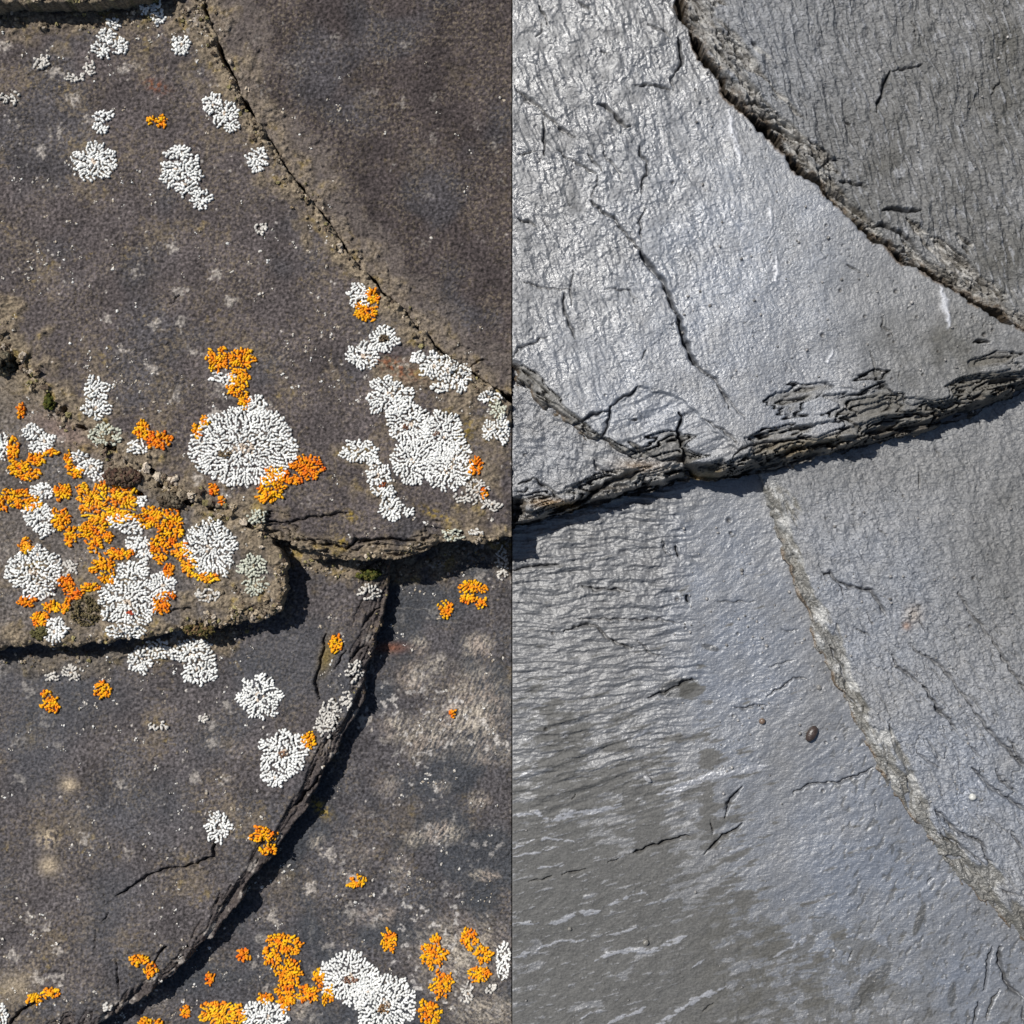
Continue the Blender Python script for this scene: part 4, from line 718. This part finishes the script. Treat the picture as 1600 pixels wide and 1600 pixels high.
#   kind, slate, ellipses, label, tone
L = [
('w','F',[(236,10,15,14),(248,26,11,12)],'white lichen touching the top edge just right of the dark gap',0),
('w','F',[(168,58,13,13),(178,38,10,8),(158,78,14,12),(187,72,12,12)],'three armed white lichen below the dark gap at top left',0),
('w','F',[(284,70,15,14)],'small round white lichen near the top, left of the rough seam',0),
('w','F',[(66,98,14,10)],'small sparse white lichen in the upper left corner area',1),
('w','F',[(118,122,14,7),(142,108,9,9)],'loose pair of white tufts right of the sparse corner lichen',1),
('w','F',[(9,155,8,7),(24,153,7,9)],'tiny pinkish white lichen on the left frame edge, upper part',1),
('w','F',[(162,182,14,9),(158,200,10,9)],'small two lobed white lichen above the round one at upper left',0),
('w','F',[(335,165,17,16),(352,178,20,20),(362,197,14,10)],'thick white lichen against the rough diagonal seam near the top',0),
('w','F',[(148,253,31,27)],'round white lichen alone at upper left of the large dark slate',0),
('w','F',[(283,268,30,26),(280,242,19,14),(290,288,18,16)],'tall oval white lichen in the upper middle of the large dark slate',0),
('w','F',[(316,311,15,14)],'small white rosette hanging below the tall oval one',0),
('w','F',[(402,250,16,18)],'compact white lichen on the diagonal seam right of the tall oval one',0),
('w','F',[(408,358,11,9)],'tiny faint white lichen in the open centre of the dark slate',1),
('w','F',[(561,461,17,19)],'white lichen sharing a cushion with orange beside the thin crack',0),
('w','F',[(600,530,21,20)],'ring shaped white lichen with a bare brown middle',0,0.3),
('w','F',[(568,556,23,20)],'white rosette touching the lower left of the ring shaped one',0),
('w','F',[(678,572,24,19),(655,560,13,9),(702,580,22,20),(716,588,17,24),(690,606,13,7)],'broad white lichen spreading under the diagonal crack at centre',0),
('w','F',[(609,619,33,28)],'round white head at the top end of the long white lichen chain',0),
('w','F',[(640,662,30,30),(626,640,18,16)],'narrow middle rosette linking the long white lichen chain',0),
('w','F',[(692,680,31,35)],'upper right rosette of the long white lichen chain',0),
('w','F',[(645,722,32,32)],'lower left rosette of the long white lichen chain',0),
('w','F',[(700,732,34,32),(712,715,24,26)],'lower right rosette and largest of the long white lichen chain',0),
('w','F',[(745,768,16,18),(728,778,18,8)],'thin white fringe below the end of the long chain',1),
('w','F',[(770,790,14,8)],'faint pinkish patch near the joint above the wide shadow',1),
('w','F',[(560,706,27,16)],'fan shaped white lichen left of the long chain',0),
('w','F',[(592,745,20,20),(584,725,9,12),(600,766,17,9)],'white lichen with a rusty spot just left of the chain end',0),
('w','F',[(610,795,18,17),(638,800,10,6)],'white lichen alone under the rusty spotted one',0),
('w','F',[(764,620,17,8)],'narrow white strip beside the joint under the crack',0),
('w','F',[(778,640,12,14)],'greenish pale patch beside the joint',2),
('w','F',[(785,672,10,22),(766,672,12,14)],'ragged white lichen beside the joint below the greenish patch',0),
('w','F',[(381,699,78,57)],'largest round white lichen, a full disc left of centre',0),
('w','F',[(402,634,13,16)],'small white tuft on top of the largest white disc',0),
('w','F',[(345,590,15,7),(360,594,9,12)],'small white lichen tucked under the tall orange one',0),
('w','F',[(148,608,19,18),(150,636,21,18)],'upright white lichen above the crumbly seam at middle left',0),
('w','F',[(160,678,22,15),(178,685,11,10)],'shaded white lichen on the crumbly seam below the upright one',2),
('w','F',[(215,698,15,11)],'small white lichen left of the paired orange spots',0),
('w','H',[(142,730,20,14),(123,714,13,9),(153,742,12,9)],'white streak under the crumbly seam at middle left',0),
('w','H',[(50,675,14,11),(70,690,17,13),(60,701,13,7)],'white lichen near the left frame edge above the orange patches',0),
('w','H',[(4,695,10,20)],'white lichen cut by the left frame edge beside orange',0),
('w','H',[(67,768,17,13)],'white tuft in the orange field, below the white edge lichen',0),
('w','H',[(60,803,22,18),(68,825,14,14)],'white lichen between two orange patches near the left edge',0),
('w','H',[(222,783,9,8)],'tiny white dot on the right rim of the biggest orange patch',0),
('w','H',[(55,893,43,30),(60,868,18,14),(62,915,25,20)],'large spreading white lichen at far left of the tongue slate',0),
('w','H',[(110,888,12,12)],'small white tuft right of the large spreading one',1),
('w','H',[(190,815,19,12),(210,825,17,13),(215,848,17,13),(227,866,10,12)],'white branch running down through the biggest orange patch',0),
('w','H',[(330,857,38,41)],'oval white lichen with an orange lower rim on the tongue slate',0),
('w','H',[(200,940,40,38),(207,893,25,16),(195,985,28,11)],'tall white lichen with a red centre at the lower edge of the tongue slate',0),
('w','H',[(255,915,18,19)],'small white rosette right of the red centred one',0),
('w','H',[(88,985,18,19)],'white tuft overhanging the dark shadow at lower left',0),
('w','H',[(395,885,22,16),(400,915,17,14)],'greenish white lichen at the right tip of the tongue slate',2),
('w','H',[(325,930,18,9)],'faint white lichen on the dirt near the tongue tip',1),
('w','F',[(403,808,14,12)],'small pale lichen above the tongue tip',2),
('w','I',[(113,1050,15,11),(83,1057,12,6)],'thin white branches just below the long left shadow',1),
('w','I',[(222,1030,18,20),(248,1014,18,14)],'starry white lichen at the left end of the band under the shadow',0),
('w','I',[(302,1020,32,20),(312,1048,26,20)],'thick white lichen at the right end of the band under the shadow',0),
('w','I',[(406,1089,33,32)],'round white rosette standing free on the lower left slate',0,0.12),
('w','I',[(443,1178,37,34),(430,1214,19,14)],'big white rosette with a brown core on the lower left slate',0),
('w','I',[(553,1050,12,14)],'small pale tuft on the layered rim, upper one',1),
('w','I',[(518,1112,15,20),(540,1096,9,13)],'pale lichen on the layered rim below the upper tuft',1),
('w','I',[(508,1135,14,17)],'small grey white rosette left of the rim lichen',1),
('w','I',[(578,925,15,12)],'white lichen under the green moss cushion',1),
('w','F',[(708,836,17,8)],'pale lichen on the slate edge above the wide shadow',2),
('w','F',[(745,831,14,4)],'thin white line on the slate edge near the joint',1),
('w','I',[(341,1292,20,22)],'white ring lichen alone at the lower left centre',0,0.25),
('w','J',[(785,880,9,26)],'white strip by the joint under the wide shadow',1),
('w','J',[(548,1528,42,38)],'left half of the great white lichen at the bottom',0),
('w','J',[(602,1568,46,42),(575,1545,24,24)],'right half of the great white lichen at the bottom',0),
('w','J',[(415,1588,34,24)],'white lichen cut by the bottom frame edge left of the great one',0),
('w','J',[(786,1500,10,30)],'white rim along the joint near the bottom',0),
('w','J',[(730,1550,10,14)],'small white tuft between orange patches at lower centre',1),
('w','J',[(768,1544,8,8)],'tiny white tuft below the last orange pair',1),
('w','I',[(5,1585,9,18)],'white lichen in the bottom left corner',0),
('w','I',[(240,1136,7,6),(257,1134,7,7)],'two tiny white stars in the middle of the lower left slate',1),
('w','I',[(318,1122,8,6)],'single tiny white star left of the free rosette',1),
('w','I',[(170,1572,9,6)],'small white crumb on the bottom rim by the shadow',1),
('o','F',[(236,188,6,6),(253,190,7,9)],'two tiny orange spots beside the two lobed white lichen',0),
('o','F',[(570,486,18,13),(582,466,10,14)],'orange fringe curling under the small white lichen by the crack',0),
('o','F',[(342,562,17,18),(375,562,22,18),(375,586,14,18)],'tall orange lichen above the largest white disc, upper clump',0),
('o','F',[(368,608,14,9),(382,624,9,14)],'orange bridge between the upper clump and the white disc',0),
('o','F',[(320,658,7,8),(308,673,7,12)],'orange sickle on the left rim of the largest white disc',0),
('o','F',[(222,673,12,14)],'left one of the paired orange spots at middle left',0),
('o','F',[(247,688,18,13)],'right one of the paired orange spots at middle left',1),
('o','F',[(430,750,20,20),(420,770,18,14)],'deep orange cushion below the largest white disc',0),
('o','F',[(481,731,23,17),(463,750,12,7)],'deep orange cushion right of the largest white disc',1),
('o','F',[(743,728,9,14)],'orange spot at the right rim of the white chain',1),
('o','F',[(756,770,5,8)],'tiny orange dot near the joint below the chain',1),
('o','F',[(334,765,8,10),(347,782,6,6)],'two small orange spots below the left of the largest white disc',1),
('o','H',[(33,539,9,7)],'small orange spot on the crumbly seam near the left edge',0),
('o','H',[(32,642,7,10)],'lone orange spot under the crumbly seam at far left',1),
('o','H',[(20,705,8,20)],'narrow orange lichen right of the white one on the left edge',0),
('o','H',[(58,718,12,10),(36,732,19,13),(45,742,18,8)],'branching orange lichen in the upper left orange field',0),
('o','H',[(80,707,10,5)],'short orange dash under the white edge lichen',0),
('o','H',[(107,720,7,13),(118,738,12,8)],'orange rim along the white streak under the seam',0),
('o','H',[(99,768,12,12)],'orange tuft right of the white tuft in the orange field',0),
('o','H',[(27,779,26,13),(45,786,17,13),(3,788,8,14)],'wide orange patch on the left frame edge',0),
('o','H',[(150,782,28,25),(190,776,27,21),(170,802,34,15)],'biggest orange patch, thick cushion in the middle of the tongue slate',2),
('o','H',[(146,828,20,16),(148,845,14,14),(168,838,8,8)],'orange clump under the left side of the biggest patch',0),
('o','H',[(98,812,13,16),(111,838,9,16)],'curved orange lichen left of the biggest patch',0),
('o','H',[(240,808,24,16),(264,826,20,28),(250,850,14,16),(250,870,9,10)],'long orange mass on the right flank of the biggest patch',0),
('o','H',[(284,862,13,13),(296,885,11,14),(322,903,22,7)],'orange rim curving under the oval white lichen',2),
('o','H',[(264,892,8,10)],'small orange spot left of the curved orange rim',1),
('o','H',[(188,866,22,8),(162,884,18,13),(168,904,13,9)],'orange arc above the red centred white lichen',0),
('o','H',[(40,852,10,11)],'small orange spot above the large spreading white lichen',2),
('o','H',[(105,912,10,13),(116,928,14,9)],'orange clump on the right rim of the large spreading white lichen',1),
('o','H',[(140,917,13,6)],'small orange streak left of the red centred white lichen',0),
('o','H',[(42,940,13,7)],'reddish orange spot below the large spreading white lichen',1),
('o','H',[(82,948,15,9),(62,966,12,15),(104,948,7,9)],'lowest orange patch on the tongue slate, above the shadow',0),
('o','H',[(253,942,12,15),(268,930,5,6)],'orange spot at the lower right of the red centred lichen',1),
('o','I',[(80,1100,12,12),(72,1086,5,7)],'left of two lone orange spots below the long shadow',0),
('o','I',[(160,1078,13,12)],'right of two lone orange spots below the long shadow',0),
('o','I',[(524,1006,10,13)],'orange spot beside the short crack near the layered rim',0),
('o','J',[(738,918,20,11),(733,935,14,8),(751,942,9,8)],'larger orange lichen right of centre under the wide shadow',0),
('o','J',[(698,952,10,13)],'smaller orange lichen right of centre under the wide shadow',0),
('o','I',[(482,1157,10,12)],'orange spot on the right rim of the brown cored rosette',0),
('o','J',[(707,1114,5,7)],'tiny orange dot on the pink crust',1),
('o','I',[(413,1303,18,11)],'upper orange spot at the curved rim in the lower centre',0),
('o','I',[(418,1329,13,9)],'lower orange spot at the curved rim in the lower centre',0),
('o','J',[(558,1377,13,8)],'orange spot alone near the lower middle of the lowest slate',0),
('o','J',[(608,1470,11,16)],'upright orange spot above the great white lichen',0),
('o','J',[(380,1492,8,10)],'small orange spot right of the lower curved shadow',1),
('o','J',[(327,1530,6,10)],'tiny orange spot under the lower curved shadow',1),
('o','J',[(678,1492,17,19),(681,1466,7,8)],'upper half of the orange column right of the great white lichen',0),
('o','J',[(690,1537,16,19)],'lower half of the orange column right of the great white lichen',0),
('o','J',[(733,1466,12,16),(755,1490,12,13)],'slanting orange lichen near the joint at the bottom, upper one',0),
('o','J',[(750,1521,16,11)],'orange lichen near the joint at the bottom, lower one',0),
('o','J',[(672,1583,18,18)],'orange lichen cut by the bottom edge right of the great white one',0),
('o','J',[(445,1478,26,17),(428,1492,14,18),(452,1518,18,20)],'branching orange lichen left of the great white one, top part',0),
('o','J',[(448,1555,14,22),(482,1552,20,11),(498,1530,8,14),(512,1555,8,14)],'branching orange lichen left of the great white one, lower part',0),
('o','J',[(345,1582,36,16)],'wide orange lichen on the bottom frame edge',2),
('o','J',[(415,1559,12,8)],'small orange spot over the white lichen at the bottom edge',0),
('o','I',[(220,1500,14,8),(236,1516,9,12)],'orange lichen hanging at the shadow edge at lower left',0),
('o','I',[(56,1560,12,8),(80,1550,14,6)],'orange streak along the crack in the bottom left corner',0),
('o','J',[(228,1597,10,8),(247,1598,6,6)],'two orange dots on the bottom frame edge',0),
('o','J',[(290,1580,7,8)],'small orange dot left of the wide bottom orange lichen',0),
]
CEN = {'largest round': (352, 710, 10, 6, (0.20, 0.15, 0.09)), 'tall white lichen with a red': (205, 957, 6, 4, (0.45, 0.08, 0.04)), 'big white rosette with a brown': (441, 1178, 6, 5, (0.28, 0.17, 0.11)),
       'white lichen with a rusty': (598, 757, 6, 4, (0.33, 0.10, 0.04)), 'upper right rosette of': (682, 678, 5, 4, (0.28, 0.19, 0.15)), 'narrow middle rosette': (634, 668, 4, 5, (0.22, 0.12, 0.08)),
       'left half of the great': (548, 1530, 12, 5, (0.24, 0.13, 0.09)), 'right half of the great': (600, 1575, 9, 8, (0.28, 0.17, 0.09)), 'ring shaped white': (601, 530, 8, 6, (0.16, 0.12, 0.08))}
for i, e in enumerate(L):
    ob = lichen(e[0], e[1], e[2], e[3], e[4], i, e[5] if len(e) > 5 else 0.0, dens=0.62 if (e[0] == 'w' and e[4] == 1) else 1.0)
    for kx, cv in CEN.items():
        if ob and e[3].startswith(kx): centre(ob, e[1], *cv, i)

# ------------------------------------------------------------------ crumbs, moss and grit
def along(line, n, wd, rg):
    p = np.array(line, float); sg = np.diff(p, axis=0); L_ = np.hypot(sg[:, 0], sg[:, 1]); k = rg.choice(len(sg), n, p=L_ / L_.sum()); t = rg.random(n)
    q = p[k] + sg[k] * t[:, None]; nn = np.stack([-sg[k][:, 1], sg[k][:, 0]], -1) / L_[k][:, None]
    return q + nn * rg.normal(0, wd, n)[:, None]
rg = np.random.default_rng(5)
VV, FF, CC = [], [], []; off = 0
for key, line, n, wd, rmax in [('F', FG, 900, 9, 3.6), ('G', FG, 260, 8, 3.0), ('F', FH, 620, 10, 6.0), ('H', FH, 520, 12, 6.0), ('H', HR[:8], 560, 13, 4.2), ('H', HR[6:], 260, 8, 4.0), ('F', FB, 260, 8, 3.0),
                               ('F', [(-20, 28), (120, 32), (240, 18), (330, 40)], 260, 12, 3.2), ('T', [(-20, 2), (220, -2)], 160, 8, 5.0), ('I', [(430, 860), (520, 890), (600, 895)], 140, 9, 3.0), ('I', [(0, 1035), (250, 1012), (420, 975)], 150, 7, 2.8),
                               ('I', IR[:8], 120, 7, 2.8), ('J', [(620, 892), (790, 868)], 120, 9, 2.5), ('H', [(300, 950), (420, 935), (400, 960)], 320, 12, 4.6)]:
    P = along(line, n, wd, rg); s = SLATES[key]
    ii = np.clip(((P[:, 1] - s['y0']) / G).astype(int), 0, s['ny'] - 1); jj = np.clip(((P[:, 0] - s['x0']) / G).astype(int), 0, s['nx'] - 1)
    clump = fbm(P[:, 0], P[:, 1], 40, 3, 77) > -0.12
    P = P[(s['d'][ii, jj] > 1) & (P[:, 0] < 792) & clump]; n = len(P)
    R = 1.0 + (rmax - 1.0) * rg.random(n) ** 2.4
    pal = np.array([[0.20, 0.155, 0.10], [0.13, 0.105, 0.075], [0.27, 0.22, 0.155], [0.10, 0.075, 0.055], [0.22, 0.19, 0.09], [0.40, 0.34, 0.27]])
    cols = pal[rg.integers(0, 6, n)] * rg.uniform(0.8, 1.6, n)[:, None]
    W, F, C = lumps(key, P, R, cols, rg); VV.append(W); FF.append(F + off); CC.append(C); off += len(W)
sp = np.stack([rg.uniform(0, 792, 2600), rg.uniform(20, 1600, 2600)], -1)
sp = sp[(fbm(sp[:, 0], sp[:, 1], 110, 3, 88) + fbm(sp[:, 0], sp[:, 1], 24, 2, 89) * 0.8) > 0.22]
sV, sF, sC = [], [], []; so = 0
for key in ('F', 'I', 'J', 'H', 'G'):
    s = SLATES[key]; ii = np.clip(((sp[:, 1] - s['y0']) / G).astype(int), 0, s['ny'] - 1); jj = np.clip(((sp[:, 0] - s['x0']) / G).astype(int), 0, s['nx'] - 1)
    inb = (s['d'][ii, jj] > 3) & (sp[:, 0] > s['x0']) & (sp[:, 1] > s['y0']) & (sp[:, 1] < s['y0'] + s['ny'] * G) & (sp[:, 0] < s['x0'] + s['nx'] * G)
    P = sp[inb]
    if key == 'G': P = P[::4]
    keep = []
    for p in P:      # only where this slate is the topmost one
        hs_ = {k2: float(height(k2, np.array([p[0]]), np.array([p[1]]))[0]) + SLATES[k2]['level'] for k2 in ('F', 'I', 'J', 'H', 'G')
               if SLATES[k2]['x0'] < p[0] < SLATES[k2]['x0'] + SLATES[k2]['nx'] * G and SLATES[k2]['y0'] < p[1] < SLATES[k2]['y0'] + SLATES[k2]['ny'] * G}
        hh = {k2: v for k2, v in hs_.items() if v > SLATES[k2]['level'] - 5.9}
        keep.append(bool(hh) and max(hh, key=hh.get) == key)
    P = P[np.array(keep, bool)] if len(P) else P
    if not len(P): continue
    # each speck is a few grains
    Q = np.repeat(P, 3, 0) + rg.normal(0, 1.8, (len(P) * 3, 2)); n = len(Q)
    cc = np.array([[0.62, 0.58, 0.52], [0.5, 0.47, 0.42], [0.70, 0.69, 0.66], [0.42, 0.36, 0.28]])[rg.integers(0, 4, n)] * rg.uniform(0.8, 1.1, n)[:, None]
    W, F, C = lumps(key, Q, 0.7 + 1.3 * rg.random(n) ** 2, cc, rg, 0.45); sV.append(W); sF.append(F + so); sC.append(C); so += len(W)
o = mesh_obj('lichen_specks', np.concatenate(sV), np.concatenate(sF), M_white, None, np.concatenate(sC))
tag(o, 'tiny pale specks of young lichen dotted over the dry slates', 'lichen specks', kind='stuff')
o = mesh_obj('moss_crumbs', np.concatenate(VV), np.concatenate(FF), M_crumb, None, np.concatenate(CC), smooth=False)
tag(o, 'brown crumbly moss and dirt gathered along the seams of the dry slates', 'moss crumbs', kind='stuff')

def cushion(key, cx, cy, rx, ry, n, pal, label, name, seed, cat, rad=(1.4, 3.0), rise=4):
    rg = np.random.default_rng(seed); a = rg.uniform(0, 6.28, n); q = np.sqrt(rg.random(n))
    P = np.stack([cx + rx * q * np.cos(a), cy + ry * q * np.sin(a)], -1); R = rg.uniform(rad[0], rad[1], n)
    cols = np.array(pal)[rg.integers(0, len(pal), n)] * rg.uniform(0.7, 1.25, n)[:, None]
    W, F, C = lumps(key, P, R, cols, rg, 0.9); W = W.reshape(n, -1, 3); W[..., 2] += ((1 - q ** 2) * rise * S)[:, None]; W = W.reshape(-1, 3)
    loc = to_world(key, np.array([cx]), np.array([cy]), height(key, np.array([cx]), np.array([cy])))[0]
    o = mesh_obj(name, W - loc, F, M_crumb, None, C); o.location = loc; tag(o, label, cat); return o
GREEN = [[0.075, 0.085, 0.02], [0.045, 0.055, 0.015], [0.12, 0.11, 0.03]]
cushion('I', 577, 898, 20, 8, 110, GREEN, 'green moss cushion in the corner below the slate tip', 'moss_cushion', 1, 'moss')
cushion('H', 80, 628, 9, 12, 60, GREEN, 'small green moss cushion in the crumbly seam at far left', 'moss_cushion', 2, 'moss')
cushion('H', 8, 570, 16, 17, 110, [[0.16, 0.14, 0.10], [0.22, 0.20, 0.14], [0.12, 0.10, 0.07]], 'round brown lump with a black shadow on the left frame edge', 'moss_cushion', 3, 'moss', (2, 5), 20)
cushion('H', 310, 985, 24, 9, 100, [[0.13, 0.10, 0.04], [0.20, 0.13, 0.07], [0.09, 0.08, 0.03]], 'olive moss cushion hanging over the long left shadow', 'moss_cushion', 4, 'moss')
cushion('H', 62, 988, 13, 10, 60, [[0.13, 0.12, 0.05], [0.10, 0.09, 0.04]], 'olive moss cushion left of the overhanging white tuft', 'moss_cushion', 5, 'moss')
cushion('H', 135, 955, 24, 24, 260, [[0.17, 0.135, 0.07], [0.12, 0.10, 0.055]], 'flat brown velvety moss cushion left of the red centred lichen', 'moss_cushion', 6, 'moss', (0.9, 1.9), 3)
cushion('F', 190, 745, 30, 14, 170, [[0.10, 0.06, 0.045], [0.16, 0.12, 0.08], [0.07, 0.05, 0.04]], 'dark reddish moss cushion in the crumbly seam above the biggest orange patch', 'moss_cushion', 7, 'moss', (1.8, 4), 6)
cushion('H', 275, 780, 26, 12, 120, [[0.13, 0.11, 0.08], [0.09, 0.07, 0.05], [0.18, 0.15, 0.11]], 'brown moss cushion with black hollows in the seam left of the tongue tip', 'moss_cushion', 8, 'moss', (1.8, 4.4), 8)

# grit on the clean slates: the large grains one by one
def pebble(key, cx, cy, r, stretch, ang, c, label, seed):
    rg = np.random.default_rng(seed); V = ICO2_V * (1 + rg.normal(0, 0.07, (len(ICO2_V), 1))); V = V * np.array([1, stretch, 0.8]) * r
    ca, sa = math.cos(ang), math.sin(ang); x = V[:, 0] * ca - V[:, 1] * sa; y = V[:, 0] * sa + V[:, 1] * ca
    hb = float(height(key, np.array([cx]), np.array([cy]))[0])
    W = to_world(key, cx + x, cy - y, hb + r * 0.45 + V[:, 2]); loc = to_world(key, np.array([cx]), np.array([cy]), np.array([hb]))[0]
    o = mesh_obj('grit_grain', W - loc, ICO2_F, M_grit, None, np.tile(np.array(c), (len(W), 1))); o.location = loc
    tag(o, label, 'grit grain', 'larger grains stuck to the clean slates')
pebble('D', 1267, 1146, 8, 1.75, -0.5, (0.05, 0.035, 0.03), 'dark brown oval seed like grain on the smooth blue grey strip', 1)
pebble('D', 1191, 1127, 5, 1.0, 0, (0.16, 0.11, 0.08), 'brown round grain left of the dark oval grain', 2)
pebble('E', 1519, 1245, 5.5, 1.0, 0, (0.55, 0.55, 0.52), 'whitish round grain low on the far right slate', 3)
pebble('D', 1009, 1472, 5, 1.0, 0, (0.20, 0.19, 0.17), 'grey round grain above a pale vein at the bottom', 4)
pebble('D', 890, 1452, 3.4, 1.0, 0, (0.20, 0.19, 0.17), 'small grey grain just below a pale vein at lower left of the rippled slate', 5)
pebble('D', 1012, 1218, 4.0, 1.9, 0.9, (0.35, 0.35, 0.36), 'pale oblong grain on the rippled slate above the long crack', 6)
pebble('D', 1279, 1074, 3.8, 1.2, 0.5, (0.22, 0.21, 0.2), 'grey grain on the smooth blue strip close to the chipped edge', 7)
VV, FF, CC = [], [], []; off = 0
for key, x0, y0, x1, y1, n in [('A', 1060, 180, 1560, 640, 190), ('D', 1040, 820, 1300, 1220, 130), ('E', 1240, 770, 1590, 1300, 150), ('D', 820, 1200, 1590, 1590, 60), ('B', 1200, 20, 1590, 420, 40)]:
    P = np.stack([rg.uniform(x0, x1, n), rg.uniform(y0, y1, n)], -1); s = SLATES[key]
    ii = np.clip(((P[:, 1] - s['y0']) / G).astype(int), 0, s['ny'] - 1); jj = np.clip(((P[:, 0] - s['x0']) / G).astype(int), 0, s['nx'] - 1)
    P = P[s['d'][ii, jj] > 6]; n = len(P); R = 0.9 + 1.5 * rg.random(n) ** 3
    cols = np.array([0.24, 0.23, 0.22]) * rg.uniform(0.5, 1.5, n)[:, None]
    W, F, C = lumps(key, P, R, cols, rg, 0.8, 0.1, 0.1); VV.append(W); FF.append(F + off); CC.append(C); off += len(W)
o = mesh_obj('fine_grit', np.concatenate(VV), np.concatenate(FF), M_grit, None, np.concatenate(CC))
tag(o, 'fine grit scattered over the clean shiny slates', 'fine grit', kind='stuff')
